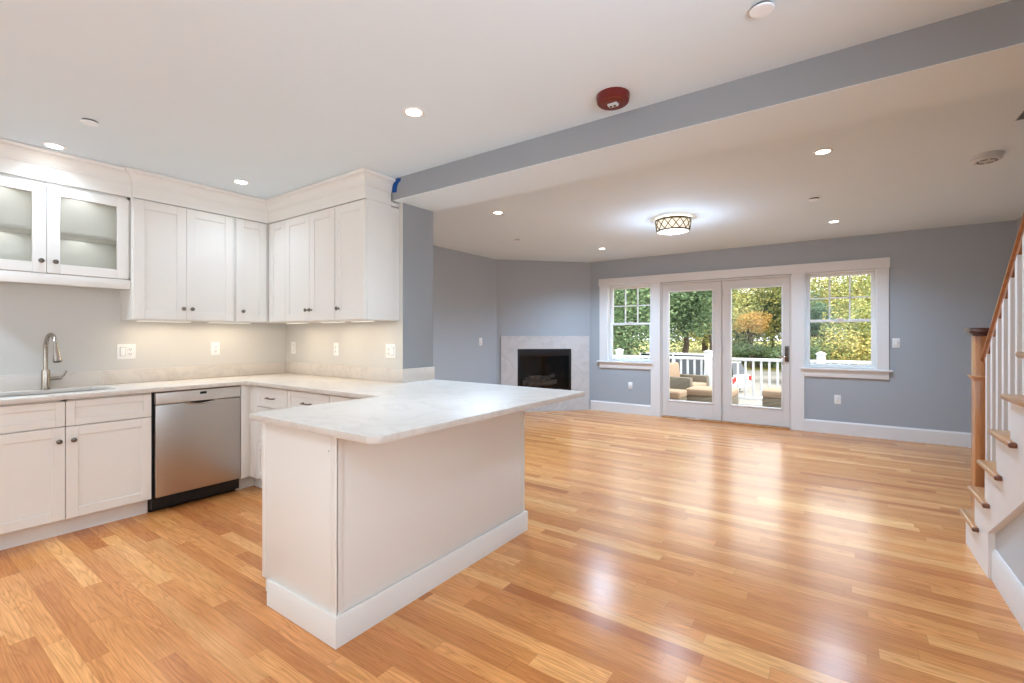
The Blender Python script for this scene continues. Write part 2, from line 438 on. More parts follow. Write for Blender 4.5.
# trim round windows and doors
def boxes(lst, bev=.003):
    m = MB()
    for a in lst: m.box(*a, bev=bev)
    return m
yc = YF - .02
t = struct('trim_1', boxes([(-3.375, .530, YF - .028, YF, 2.138, 2.262)]), M['trim'], 'long white head casing above the windows and doors', 'trim')
struct('trim_2', boxes([(-3.362, W1[0], yc, YF, .862, 2.138)]), M['trim'], 'white casing left of the left window', 'trim')
struct('trim_3', boxes([(W1[1], DR[0] - .012, yc, YF, 0, 2.138)]), M['trim'], 'white casing between left window and glazed door', 'trim')
struct('trim_4', boxes([(DR[1] + .012, W2[0], yc, YF, 0, 2.138)]), M['trim'], 'white casing between glazed door and right window', 'trim')
struct('trim_5', boxes([(W2[1], .520, yc, YF, .862, 2.138)]), M['trim'], 'white casing right of the right window', 'trim')

# baseboards: profile (out, z)
BB = [(0, 0), (.016, 0), (.016, .145), (.010, .158), (.006, .166), (0, .166)]
struct('baseboard_back', MB().sweep([(XR, YF), (W2[0], YF)][::-1], BB), M['trim'], 'white baseboard under the right window', 'baseboard')
struct('baseboard_back_left', MB().sweep([(-3.53, YF), (W1[1], YF)], BB), M['trim'], 'white baseboard under the left window', 'baseboard')
struct('baseboard_left', MB().sweep([(XLL, SY1), (XLL, 6.20)], BB), M['trim'], 'white baseboard of the left living room wall', 'baseboard')
struct('baseboard_right', MB().sweep([(XR, YF - .02), (XR, 4.15)], BB), M['trim'], 'white baseboard behind the newel post', 'baseboard')

# ------------------------------------------------------------------ windows
def window(name, W, label):
    x0, x1, z0, z1 = W
    ys = YF + .13
    o = struct(name, boxes([(x0, x0 + .012, YF, YF + .16, z0, z1), (x1 - .012, x1, YF, YF + .16, z0, z1), (x0, x1, YF, YF + .16, z1 - .012, z1), (x0, x1, YF + .02, YF + .16, z0, z0 + .012)], .002), M['sash'], label, 'window')
    zm = 1.487
    def sash(nm, za, zb, yy, bot, top):
        a, b = x0 + .012, x1 - .012
        return boxes([(a, a + .047, yy, yy + .03, za, zb), (b - .047, b, yy, yy + .03, za, zb), (a + .047, b - .047, yy, yy + .03, za, za + bot), (a + .047, b - .047, yy, yy + .03, zb - top, zb)], .003)
    lo = obj('lower_sash', sash('l', z0 + .012, zm + .02, ys - .03, .036, .036), M['sash'], o)
    obj('glass_pane', MB().box(x0 + .05, x1 - .05, ys - .018, ys - .014, z0 + .04, zm), M['glass'], lo, smooth=False)
    obj('sash_lock', MB().box((x0 + x1) / 2 - .035, (x0 + x1) / 2 + .035, ys - .05, ys - .028, zm + .018, zm + .032, .004), M['plate'], lo)
    up = obj('upper_sash', sash('u', zm - .018, z1 - .012, ys + .002, .036, .04), M['sash'], o)
    obj('glass_pane', MB().box(x0 + .05, x1 - .05, ys + .016, ys + .02, zm, z1 - .04), M['glass'], up, smooth=False)
    ga, gb, gz0, gz1 = x0 + .059, x1 - .059, zm + .018, z1 - .052
    mu = MB(); w = gb - ga
    for k in (1, 2): mu.box(ga + w * k / 3 - .009, ga + w * k / 3 + .009, ys + .004, ys + .03, gz0, gz1, .002)
    mu.box(ga, gb, ys + .004, ys + .03, (gz0 + gz1) / 2 - .009, (gz0 + gz1) / 2 + .009, .002)
    obj('muntin_grid', mu, M['sash'], up)
    return o
w1 = window('window_1', W1, 'white double hung window left of the glazed doors')
obj('window_stool', MB().box(-3.40, -2.43, YF - .05, YF + .11, .836, .862, .005), M['trim'], w1)
obj('window_apron', MB().box(-3.362, W1[1] + .0, YF - .02, YF, .742, .836, .003), M['trim'], w1)
w2 = window('window_2', W2, 'white double hung window right of the glazed doors')
obj('window_stool', MB().box(-.41, .555, YF - .05, YF + .11, .836, .862, .005), M['trim'], w2)
obj('window_apron', MB().box(W2[0], .520, YF - .02, YF, .742, .836, .003), M['trim'], w2)

# ------------------------------------------------------------------ double glazed door
def leaf(name, x0, x1, gx0, gx1, label):
    z0, z1, gz0, gz1 = .024, 2.10, .260, 1.992
    ya, yb = YF + .012, YF + .055
    o = struct(name, boxes([(x0, gx0, ya, yb, z0, z1), (gx1, x1, ya, yb, z0, z1), (gx0, gx1, ya, yb, z0, gz0), (gx0, gx1, ya, yb, gz1, z1)], .002), M['doorpaint'], label, 'door')
    b = .018
    obj('glazing_bead', boxes([(gx0 - .002, gx0 + b, ya - .008, yb, gz0, gz1), (gx1 - b, gx1 + .002, ya - .008, yb, gz0, gz1), (gx0 + b, gx1 - b, ya - .008, yb, gz0 - .002, gz0 + b), (gx0 + b, gx1 - b, ya - .008, yb, gz1 - b, gz1 + .002)], .004), M['sash'], o)
    obj('glass_pane', MB().box(gx0 + .002, gx1 - .002, ya + .018, ya + .024, gz0 + .002, gz1 - .002), M['glass'], o, smooth=False)
    return o
d1 = leaf('door_1', -2.295, -1.422, -2.207, -1.530, 'left fixed leaf of the white glazed doors')
d2 = leaf('door_2', -1.398, -.547, -1.300, -.626, 'right leaf of the white glazed doors with dark handle')
h = obj('handle', MB().box(-.602, -.556, YF - .008, YF + .012, .93, 1.145, .005), M['bronze'], d2)
obj('lever', MB().tube([(-.579, YF - .004, 1.0), (-.579, YF - .055, 1.0), (-.594, YF - .062, 1.0), (-.685, YF - .062, 1.0)], [.011, .011, .011, .008]), M['nickel'], h)
obj('thumb_turn', MB().box(-.586, -.572, YF - .03, YF - .006, 1.09, 1.12, .003), M['bronze'], h)
for z in (.12, 1.02, 1.86):
    obj('hinge', MB().lathe([(0, 0), (.011, 0), (.011, .1), (0, .1)], T((-1.41, YF + .004, z)), 12), M['grey'], d2)
struct('door_frame', boxes([(DR[0] - .012, DR[0] + .008, YF - .004, YF + .15, 0, 2.112), (DR[1] - .008, DR[1] + .012, YF - .004, YF + .15, 0, 2.112), (DR[0], DR[1], YF - .004, YF + .15, 2.103, 2.13), (-1.42, -1.40, YF + .03, YF + .06, .02, 2.10)], .002), M['doorpaint'], 'white frame around the glazed doors', 'door frame')
struct('threshold', MB().box(DR[0] + .01, DR[1] - .01, YF - .03, YF + .15, 0, .02, .006), M['oaky'], 'oak threshold under the glazed doors', 'threshold')

# ------------------------------------------------------------------ fireplace
fp = thing('fireplace', ang(LA / 2, .0), 'black gas fireplace in a pale marbled stone surround across the corner', 'fireplace')
def abox(m, s0, s1, d0, d1, z0, z1, bev=0): m.box(s0, s1, -d1, -d0, z0, z1, bev, M4=MA); return m
m = MB()
for a in ((.068, FW0, .001, .03, 0, 1.285), (FW1, 1.622, .001, .03, 0, 1.285), (FW0, FW1, .001, .03, FZ1, 1.285), (FW0, FW1, .001, .03, 0, FZ0)): abox(m, *a)
obj('surround', m, M['surround'], fp, smooth=False)
m = MB(); e = .004
for a in ((FW0 + e, FW0 + .02, -.42, -.02, FZ0 + e, FZ1 - e), (FW1 - .02, FW1 - e, -.42, -.02, FZ0 + e, FZ1 - e), (FW0 + e, FW1 - e, -.44, -.42, FZ0 + e, FZ1 - e), (FW0 + e, FW1 - e, -.42, -.02, FZ0 + e, FZ0 + .03), (FW0 + e, FW1 - e, -.42, -.02, FZ1 - .03, FZ1 - e)): abox(m, *a)
fb = obj('firebox', m, M['fire'], fp, smooth=False)
m = MB()
for a in ((FW0 + e, FW0 + .045, -.02, .025, FZ0 + e, FZ1 - e), (FW1 - .045, FW1 - e, -.02, .025, FZ0 + e, FZ1 - e), (FW0 + .045, FW1 - .045, -.02, .025, FZ1 - .125, FZ1 - e), (FW0 + .045, FW1 - .045, -.02, .025, FZ0 + e, FZ0 + .07)): abox(m, *a, .004)
fr = obj('face_frame', m, M['black'], fp)
obj('glass_front', abox(MB(), FW0 + .04, FW1 - .04, -.012, -.006, FZ0 + .06, FZ1 - .12), M['fireglass'], fp, smooth=False)
obj('grate', abox(abox(MB(), .5, 1.1, -.3, -.12, FZ0 + .03, FZ0 + .075, .01), .52, 1.08, -.1, -.09, FZ0 + .03, FZ0 + .11, .004), M['black'], fb)
for (s0, da, z, s1, db, zb, r) in ((.50, -.24, .42, 1.10, -.20, .43, .055), (.56, -.12, .40, 1.02, -.15, .41, .042), (.60, -.18, .51, .92, -.22, .50, .045), (.78, -.1, .44, 1.06, -.26, .54, .036), (.55, -.26, .47, .78, -.10, .52, .034)):
    P = [ang(s0 + (s1 - s0) * k / 5, da + (db - da) * k / 5, z + .05 + (zb - z) * k / 5 + random.uniform(-.01, .01)) for k in range(6)]
    obj('log', MB().tube(P, [r * random.uniform(.8, 1.1) for _ in P], 10), M['log'], fb)

# ------------------------------------------------------------------ kitchen: joinery helpers
ML = RZ(PI / 2)                     # local door frame -> faces +x (left run)
def Mrun(x, y, z): return T((x, y, z)) @ ML
def Mstub(x, y, z): return T((x, y, z))

def shaker(w, h, M4, fr=.06, t=.02, rec=.009, hole=False):
    m = MB(); b = .0018
    m.box(0, fr, -t, 0, 0, h, b, 1, M4); m.box(w - fr, w, -t, 0, 0, h, b, 1, M4)
    m.box(fr, w - fr, -t, 0, 0, fr, b, 1, M4); m.box(fr, w - fr, -t, 0, h - fr, h, b, 1, M4)
    if not hole: m.box(fr - .004, w - fr + .004, -t + rec, -.002, fr - .004, h - fr + .004, 0, 1, M4)
    return m
def knob(M4, parent):
    """small oval mushroom knob standing out along local -y"""
    m = MB().lathe([(0, 0), (.009, 0), (.006, .004), (.0055, .013), (.012, .017), (.0155, .021), (.0145, .026), (.008, .029), (0, .030)], M4 @ RX(PI / 2), 16)
    return obj('knob', m, M['knob'], parent)
def pull(M4, parent, w=.1):
    m = MB().tube([M4 @ Vector(p) for p in ((-w / 2, 0, 0), (-w / 2, -.022, 0), (-w / 2 + .008, -.028, 0), (w / 2 - .008, -.028, 0), (w / 2, -.022, 0), (w / 2, 0, 0))], .0055, 8)
    return obj('pull', m, M['knob'], parent)
def door(parent, w, h, M4, kn=None, fr=.06, hole=False, name='door'):
    d = obj(name, shaker(w, h, M4, fr, hole=hole), M['cab'], parent)
    if kn: knob(M4 @ T((kn[0], -.02, kn[1])), d)
    return d

ZC = .884   # underside of worktop
G = .0015
# --- sink base cabinet
XB = -4.02
def toe(m, y0, y1): m.box(-4.125, -4.11, y0, y1, 0, .112); return m
sb = thing('sink_base_cabinet', (-4.33, .79, 0), 'white sink base cabinet with two shaker doors left of the dishwasher', 'cabinet')
m = MB(); a, b = .338, 1.243
for q in ((XL + .025, XB - .02, a, a + .018, .112, ZC), (XL + .025, XB - .02, b - .018, b, .112, ZC), (XL + .025, XB - .02, a, b, .112, .13), (XB - .04, XB - .021, a, b, ZC - .03, ZC), (XB - .04, XB - .021, a, b, .69, .71), (XB - .04, XB - .021, .77, .80, .112, ZC)): m.box(*q)
obj('carcass', m, M['cab'], sb, smooth=False)
obj('toe_kick', toe(MB(), a, b), M['cab'], sb, smooth=False)
door(sb, .4475, .158, Mrun(XB - .02, .338, .712), fr=.045, name='drawer_front'); door(sb, .450, .158, Mrun(XB - .02, .789, .712), fr=.045, name='drawer_front')
door(sb, .4475, .585, Mrun(XB - .02, .338, .120), (.4475 - .03, .5)); door(sb, .450, .585, Mrun(XB - .02, .789, .120), (.035, .5))
# cabinet further left, partly outside the frame
lb = thing('base_cabinet', (-4.33, -.15, 0), 'white base cabinet at the left edge beyond the sink cabinet', 'cabinet')
m = MB()
for q in ((XL + .025, XB - .02, -.62, -.60, .112, ZC), (XL + .025, XB - .02, .316, .334, .112, ZC), (XL + .025, XB - .02, -.62, .334, .112, .13), (XB - .04, XB - .021, -.62, .334, .69, .71)): m.box(*q)
obj('carcass', m, M['cab'], lb, smooth=False); obj('toe_kick', toe(MB(), -.62, .334), M['cab'], lb, smooth=False)
door(lb, .46, .74, Mrun(XB - .02, -.61, .120), (.035, .65)); door(lb, .46, .74, Mrun(XB - .02, -.138, .120), (.43, .65))

# --- dishwasher
dw = thing('dishwasher', (-4.3, 1.55, 0), 'stainless steel dishwasher under the worktop right of the sink cabinet', 'dishwasher')
y0, y1 = 1.262, 1.842
obj('tub_body', MB().box(XL + .04, XB - .03, 1.250, y1 + .004, .03, ZC - .008), M['black'], dw, smooth=False)
obj('kick_plate', MB().box(-4.12, -4.10, 1.248, 1.838, .004, .112, .004), M['black'], dw)
dp = obj('door_panel', MB().box(XB - .028, XB + .004, y0, y1, .116, .785, .007, 3), M['steel'], dw)
cp = obj('control_panel', MB().box(XB - .028, XB + .009, y0, y1, .789, .874, .006, 3), M['steelpanel'], dw)
obj('display', MB().box(XB + .008, XB + .0105, 1.545, 1.590, .840, .858), M['black'], cp)
for k in range(9):
    yy = 1.455 + k * .035
    obj('button', MB().box(XB + .008, XB + .0102, yy - .008, yy + .008, .822, .832, .002), M['grey'], cp)
obj('dial_badge', MB().lathe([(0, 0), (.013, 0), (.013, .003), (0, .003)], T((XB + .0085, 1.412, .826)) @ RY(PI / 2), 20), M['grey'], cp)
# pocket handle: dark crescent under a bright lip
P = []
for k in range(13): u_ = -1 + k / 6; P.append((XB + .006, 1.552 + u_ * .105, .787 - .020 * (1 - u_ * u_)))
obj('handle_lip', MB().tube(P, .006, 8), M['nickel'], dp)
obj('handle_pocket', MB().prism([(1.552 + (-1 + k / 6) * .1, .789 - .018 * (1 - (-1 + k / 6) ** 2)) for k in range(13)], .006, Matrix(((0, 0, 1, XB + .001), (1, 0, 0, 0), (0, 1, 0, 0), (0, 0, 0, 1)))), M['black'], dp, smooth=False)

# --- corner and drawer bases on the stub wall
YB = 1.92
cf = thing('corner_filler', (-4.1, 1.90, 0), 'white corner filler panel between dishwasher and drawers', 'cabinet panel')
m = MB().box(XB - .02, XB, 1.848, YB + .002, .112, ZC, .002); m.box(XB - .02, -3.91, YB, YB + .02, .112, ZC, .002)
obj('panel', m, M['cab'], cf)
m = MB().box(-4.125, -4.11, 1.848, 2.01, 0, .112); m.box(-4.11, -3.91, 1.995, 2.01, 0, .112)
obj('toe_kick', m, M['cab'], cf, smooth=False)
def drawer_base(x0, x1, label, split):
    t = thing('drawer_base_cabinet', ((x0 + x1) / 2, 2.2, 0), label, 'cabinet', 'drawer cabinets on the stub wall')
    m = MB()
    for q in ((x0, x0 + .018, YB + .02, SY0 - .025, .112, ZC), (x1 - .018, x1, YB + .02, SY0 - .025, .112, ZC), (x0, x1, YB + .02, SY0 - .025, .112, .13), (x0, x1, YB + .021, YB + .04, .69, .71), (x0, x1, YB + .021, YB + .04, ZC - .02, ZC)): m.box(*q)
    obj('carcass', m, M['cab'], t, smooth=False)
    obj('toe_kick', MB().box(x0, x1, 1.995, 2.01, 0, .112), M['cab'], t, smooth=False)
    w = x1 - x0
    d = door(t, w - .004, .158, Mstub(x0 + .002, YB + .02, .712), fr=.04, name='drawer'); pull(Mstub((x0 + x1) / 2, YB, .79), d)
    if split:
        door(t, w / 2 - .003, .585, Mstub(x0 + .002, YB + .02, .120), (w / 2 - .035, .5)); door(t, w / 2 - .003, .585, Mstub(x0 + w / 2 + .001, YB + .02, .120), (.035, .5))
    else:
        for z, hh in ((.120, .29), (.413, .294)):
            d = door(t, w - .004, hh, Mstub(x0 + .002, YB + .02, z), fr=.045, name='drawer'); pull(Mstub((x0 + x1) / 2, YB, z + hh / 2), d)
    return t
drawer_base(-3.908, -3.450, 'narrow white drawer stack in the corner right of the dishwasher', False)
drawer_base(-3.446, -2.902, 'white drawer cabinet half hidden behind the peninsula end', False)
drawer_base(-2.898, -2.300, 'white corner cabinet between the drawer cabinets and peninsula', True)

# --- peninsula
pn = thing('peninsula_cabinet', (-1.97, 1.86, 0), 'white panelled peninsula cabinet under the overhanging worktop', 'peninsula')
px0, px1, py0, py1 = -2.274, -1.700, 1.158, 2.570
obj('carcass', MB().box(px0, px1 - .006, py0 + .006, py1 - .006, .112, ZC), M['cab'], pn, smooth=False)
obj('end_panel', boxes([(px0, px1, py0 + .001, py0 + .006, .05, ZC)], .001), M['cab'], pn)
obj('corner_post', boxes([(px1 - .04, px1, py0, py0 + .032, .05, ZC)], .002), M['cab'], pn)
obj('corner_post', boxes([(px1 - .04, px1, py1 - .032, py1, .05, ZC)], .002), M['cab'], pn)
obj('edge_strip', boxes([(px0 - .028, px0 + .004, py0 - .002, py0 + .02, .112, ZC)], .002), M['cab'], pn)
obj('back_panel', boxes([(px1 - .012, px1 - .004, py0 + .032, py1 - .032, .05, ZC)], .001), M['cab'], pn)
PB = [(0, 0), (.015, 0), (.015, .118), (.011, .124), (0, .124)]
obj('baseboard', MB().sweep([(-2.232, py0), (px1, py0), (px1, py1), (-2.2, py1)], PB), M['cab'], pn)
obj('plinth', MB().box(-2.2, px1 - .004, py0 + .003, py1 - .003, 0, .12), M['cab'], pn, smooth=False)
door(pn, .41, .585, T((px0 - .001, 1.20 + .41, .12)) @ RZ(-PI / 2), (.035, .5)); d = door(pn, .41, .158, T((px0 - .001, 1.20 + .41, .712)) @ RZ(-PI / 2), fr=.04, name='drawer')
pull(T((px0 - .021, 1.405, .79)) @ RZ(-PI / 2), d)
obj('screw_cap', MB().lathe([(0, 0), (.003, 0), (.003, .0015), (0, .0015)], T((px1 - .055, py0 + .0012, .80)) @ RX(PI / 2), 8), M['slot'], pn)

# --- worktop: one continuous slab with a sink cut-out
wt = thing('quartz_worktop', (-3.2, 1.9, ZC), 'white quartz worktop wrapping the sink run and peninsula', 'worktop')
def rounded(poly, rads, n=6):
    out = []
    for i, p in enumerate(poly):
        p = Vector(p); a = Vector(poly[i - 1]); b = Vector(poly[(i + 1) % len(poly)]); r = rads[i]
        if r <= 0: out.append(p); continue
        u, v = (a - p).normalized(), (b - p).normalized(); q0, q1 = p + u * r, p + v * r; c = p + (u + v) * r
        a0 = math.atan2(q0.y - c.y, q0.x - c.x); a1 = math.atan2(q1.y - c.y, q1.x - c.x); d = (a1 - a0 + PI) % (2 * PI) - PI
        for k in range(n + 1): t_ = a0 + d * k / n; out.append(c + Vector((math.cos(t_), math.sin(t_))) * r)
    return out
outer = rounded([(XL, -.62), (-3.985, -.62), (-3.985, 1.88), (-2.315, 1.88), (-2.315, 1.098), (-1.385, 1.098), (-1.385, 2.83), (SX, 2.875), (SX, SY0), (XL, SY0)],
                [0, 0, .02, .015, .012, .055, .012, 0, 0, 0])
SK = (-4.505, -4.135, .30, 1.085)
hole = rounded([(SK[0], SK[2]), (SK[1], SK[2]), (SK[1], SK[3]), (SK[0], SK[3])], [.06] * 4)
bm = bmesh.new(); es = []
for loop in (outer, hole):
    vs = [bm.verts.new((p.x, p.y, ZC)) for p in loop]
    es += [bm.edges.new((vs[i], vs[(i + 1) % len(vs)])) for i in range(len(vs))]
bmesh.ops.triangle_fill(bm, edges=es, use_beauty=True, use_dissolve=False)
r = bmesh.ops.extrude_face_region(bm, geom=list(bm.faces))
bmesh.ops.translate(bm, vec=(0, 0, .03), verts=[v for v in r['geom'] if isinstance(v, bmesh.types.BMVert)])
bmesh.ops.recalc_face_normals(bm, faces=bm.faces)
bmesh.ops.dissolve_limit(bm, angle_limit=.01, verts=bm.verts, edges=bm.edges)
rim = [e for e in bm.edges if len(e.link_faces) == 2 and abs(e.verts[0].co.z - e.verts[1].co.z) < 1e-5 and e.calc_face_angle(0) > 1.0]
bmesh.ops.bevel(bm, geom=rim, offset=.0035, segments=2, affect='EDGES', profile=.5)
mb = MB(); mb.bm = bm
obj('slab', mb, M['quartz'], wt)
obj('backsplash', boxes([(XL, XL + .02, -.62, SY0 - .02, .9145, 1.022)], .002), M['quartz'], wt)
obj('backsplash', boxes([(XL, SX, SY0 - .02, SY0, .9145, 1.022)], .002), M['quartz'], wt)
obj('backsplash', boxes([(SX, SX + .02, SY0 - .02, SY1, .9145, 1.022)], .002), M['quartz'], wt)

# --- sink and faucet
sk = thing('kitchen_sink', (-4.32, .69, .70), 'undermount stainless sink set in the worktop below the faucet', 'sink')
def ring(z, g, r): return [(p.x, p.y, z) for p in rounded([(SK[0] - g, SK[2] - g), (SK[1] + g, SK[2] - g), (SK[1] + g, SK[3] + g), (SK[0] - g, SK[3] + g)], [r] * 4)]
m = MB(); rings = [ring(.882, .02, .07), ring(.882, .004, .062), ring(.70, -.006, .06), ring(.69, -.03, .05)]
vr = [[m.bm.verts.new(p) for p in q] for q in rings]
for p, q in zip(vr, vr[1:]):
    for i in range(len(p)): m.bm.faces.new((p[i], p[(i + 1) % len(p)], q[(i + 1) % len(p)], q[i]))
m.bm.faces.new(vr[-1])
ba = obj('basin', m, M['sinksteel'], sk)
sm = ba.modifiers.new('thickness', 'SOLIDIFY'); sm.thickness = .0015
obj('drain', MB().lathe([(0, 0), (.045, 0), (.045, .004), (.03, .002), (0, .001)], T((-4.32, .69, .690)), 24), M['nickel'], sk)

fc = thing('kitchen_faucet', (-4.525, .785, .914), 'brushed nickel gooseneck pull-down faucet behind the sink', 'faucet')
fx, fy = -4.525, .785
obj('base', MB().lathe([(0, .914), (.027, .914), (.027, .919), (.0235, .923), (.0235, 1.035), (.021, 1.05), (0, 1.05)], T((fx, fy, 0)), 24), M['nickel'], fc)
P = [(fx, fy, 1.04), (fx, fy, 1.12), (fx, fy, 1.195)]
R_ = .09; dx, dy = math.cos(.10), math.sin(.10)
for k in range(1, 15):
    a = PI - k * (PI * .93) / 14; P.append((fx + (R_ + R_ * math.cos(a)) * dx, fy + (R_ + R_ * math.cos(a)) * dy, 1.195 + R_ * math.sin(a) * 1.12))
obj('spout', MB().tube(P, .0125, 16), M['nickel'], fc)
e0 = Vector(P[-1]); dr = (Vector(P[-1]) - Vector(P[-2])).normalized()
hd = obj('spray_head', MB().tube([e0 - dr * .004, e0 + dr * .012, e0 + dr * .03, e0 + dr * .05, e0 + dr * .095, e0 + dr * .11], [.0135, .014, .0145, .016, .023, .024], 18), M['nickel'], fc)
obj('spray_face', MB().tube([e0 + dr * .109, e0 + dr * .113], .019, 18), M['darkgrey'], hd)
hb = obj('handle_hub', MB().tube([(fx, fy + .02, .985), (fx, fy + .075, .988), (fx, fy + .082, .989)], [.013, .013, .009], 14), M['nickel'], fc)
obj('lever', MB().tube([(fx, fy + .07, .992), (fx + .004, fy + .09, 1.003), (fx + .01, fy + .105, 1.04)], [.008, .0075, .006], 12), M['nickel'], hb)

# --- upper cabinets
ZU0, ZU1 = 1.41, 2.318
XU = -4.29; XG = -4.322
gc = thing('glass_door_cabinet', (-4.46, .75, 1.63), 'white wall cabinet with two glass doors above the sink', 'cabinet')
a, b = .315, 1.205
m = MB()
for q in ((XL, XG - .02, a, a + .018, 1.635, ZU1), (XL, XG - .02, b - .018, b, 1.635, ZU1), (XL, XG - .02, a, b, 1.700, 1.718), (XL, XG - .02, a, b, ZU1 - .018, ZU1), (XL, XL + .008, a, b, 1.70, ZU1)): m.box(*q)
obj('carcass', m, M['cabin'], gc, smooth=False)
obj('light_rail', boxes([(XG - .03, XG - .002, a, b, 1.632, 1.702), (XL, XG - .02, a, b, 1.690, 1.700)], .002), M['cab'], gc)
obj('shelf', boxes([(XL + .01, XG - .04, a + .02, b - .02, 1.985, 2.003)], .001), M['cabin'], gc)
for (w, yy, kx) in ((.434, .318, .434 - .026), (.436, .755, .04)):
    d = door(gc, w, .592, Mrun(XG - .02, yy, 1.706), (kx, .078), .066, True, 'glass_door')
    obj('glass_pane', MB().box(.06, w - .06, -.013, -.009, .06, .592 - .06, 0, 1, Mrun(XG - .02, yy, 1.706)), M['cabglass'], d, smooth=False)
for yy in (.56, .96):  # pucks and lights added to brighten the cabinet inside; none known there
    pk = obj('added_puck', MB().lathe([(0, -.002), (.03, -.002), (.034, -.010), (.03, -.014), (0, -.014)], T((-4.45, yy, ZU1 - .016)), 20), M['plate'], gc)
    add_light('added_puck_fill', 'AREA', (-4.45, yy, ZU1 - .035), (0, 0, 0), .3, (.95, 1, 1.05), None, shape='DISK', size=.25)
    add_light('added_puck_fill', 'AREA', (-4.45, yy, 1.98), (0, 0, 0), .22, (.95, 1, 1.02), None, shape='DISK', size=.25)
obj('hinge', MB().box(XG - .07, XG - .03, 1.172, 1.186, 1.945, 1.965, .003), M['knob'], gc)

def upper(name, loc, label, carc, doors, group='solid wall cabinets'):
    t = thing(name, loc, label, 'cabinet', group)
    obj('carcass', boxes(carc, .001), M['cab'], t)
    for (w, M4, kx) in doors: door(t, w, ZU1 - ZU0 - .012, M4 @ T((0, 0, .004)), (kx, .088) if kx else None, .065)
    return t
upper('wall_cabinet', (-4.46, 1.57, ZU0), 'tall white wall cabinet with two doors above the dishwasher', [(XL, XU - .021, 1.207, 1.925, ZU0, ZU1)],
      [(.341, Mrun(XU - .02, 1.214, ZU0), .341 - .025), (.352, Mrun(XU - .02, 1.557, ZU0), .035)])
upper('wall_cabinet', (-4.46, 2.08, ZU0), 'white single door wall cabinet on the left wall next to the corner', [(XL, XU - .021, 1.926, 2.538, ZU0, ZU1)],
      [(.262, Mrun(XU - .02, 1.934, ZU0), .05)])
YU = 2.21
upper('wall_cabinet', (-3.64, 2.38, ZU0), 'white two door wall cabinet on the stub wall beside the inner corner', [(XU - .020, -3.271, YU + .021, SY0, ZU0, ZU1)],
      [(.268, Mstub(-4.272, YU + .02, ZU0), None), (.376, Mstub(-4.0, YU + .02, ZU0), .376 - .03), (.345, Mstub(-3.62, YU + .02, ZU0), .03)])
upper('wall_cabinet', (-3.08, 2.38, ZU0), 'white single door wall cabinet at the open end next to the beam', [(-3.270, -2.892, YU + .021, SY0, ZU0, ZU1), (-3.270, -2.892, BY0 + .002, SY0, ZU1 - .01, BZ - .001)],
      [(.368, Mstub(-3.264, YU + .02, ZU0), .045)])
# crown: flat frieze and a cove up to the ceiling
cr = thing('crown_moulding', (-4.2, 2.1, ZU1), 'white crown moulding between upper cabinets and ceiling', 'crown moulding')
path = [(XG, -.35), (XG, 1.207), (XU, 1.207), (XU, YU), (-2.890, YU), (-2.890, BY0 - .001)]
obj('frieze', MB().sweep(path, [(-.02, ZU1 + .001), (.0, ZU1 + .001), (.0, 2.43), (-.02, 2.43)]), M['cab'], cr, smooth=False)
cov = [(-.02, 2.415), (.006, 2.415), (.008, 2.428)] + [(.010 + .04 * (1 - math.cos(k * PI / 12)), 2.43 + .065 * math.sin(k * PI / 12)) for k in range(7)] + [(.055, 2.503), (.055, CK - .003), (-.02, CK - .003)]
obj('cove', MB().sweep(path, cov), M['cab'], cr)
# under cabinet lights
def under(x0, x1, y0, y1, label):
    t = thing('under_cabinet_light', ((x0 + x1) / 2, (y0 + y1) / 2, ZU0 - .012), label, 'light', 'under cabinet lights')
    obj('housing', boxes([(x0, x1, y0, y1, ZU0 - .012, ZU0 - .0005)], .002), M['plate'], t)
    obj('diffuser', MB().box(x0 + .006, x1 - .006, y0 + .006, y1 - .006, ZU0 - .0135, ZU0 - .0118), M['ledstrip'], t, smooth=False)
    add_light('under_cabinet_glow', 'AREA', (0, 0, -.004), (0, 0, 0), UNDER_W * max(x1 - x0, y1 - y0) / .3, (1, .84, .62), t, shape='RECTANGLE', size=x1 - x0 - .02, size_y=y1 - y0 - .02)
under(-4.42, -4.37, 1.26, 1.62, 'under cabinet light above the dishwasher')
under(-4.42, -4.37, 1.75, 2.10, 'under cabinet light on the left wall near the corner')
under(-4.15, -3.85, 2.30, 2.35, 'under cabinet light on the stub wall near the corner')
under(-3.62, -3.32, 2.30, 2.35, 'under cabinet light on the stub wall, middle')
under(-3.20, -2.95, 2.30, 2.35, 'under cabinet light on the stub wall nearest the open end')

# ------------------------------------------------------------------ switches and outlets
def plate(kind, M4, label, gangs, cat):
    """M4: local x across, local -y out of the wall"""
    t = thing(kind, M4.translation, label, cat)
    w = .072 + .046 * (len(gangs) - 1)
    obj('plate', MB().box(-w / 2, w / 2, -.006, 0, -.059, .059, .003, 2, M4), M['plate'], t)
    for i, g in enumerate(gangs):
        cx = (i - (len(gangs) - 1) / 2) * .046
        if g == 's':
            obj('rocker', MB().box(cx - .0165, cx + .0165, -.010, -.005, -.033, .033, .002, 2, M4 @ RX(.03)), M['plate'], t)
            obj('rocker_frame', MB().box(cx - .0185, cx + .0185, -.0068, -.005, -.035, .035, .0005, 1, M4), M['slot'], t)
        else:
            r_ = obj('receptacle', MB().box(cx - .0165, cx + .0165, -.0085, -.005, -.033, .033, .002, 2, M4), M['plate'], t)
            m = MB()
            for zz in (-.018, .018):
                m.box(cx - .008, cx - .005, -.0095, -.008, zz - .005, zz + .006, 0, 1, M4); m.box(cx + .005, cx + .008, -.0095, -.008, zz - .005, zz + .006, 0, 1, M4)
                m.box(cx - .003, cx + .003, -.0095, -.008, zz - .012, zz - .007, 0, 1, M4)
            obj('slots', m, M['slot'], r_, smooth=False)
    return t
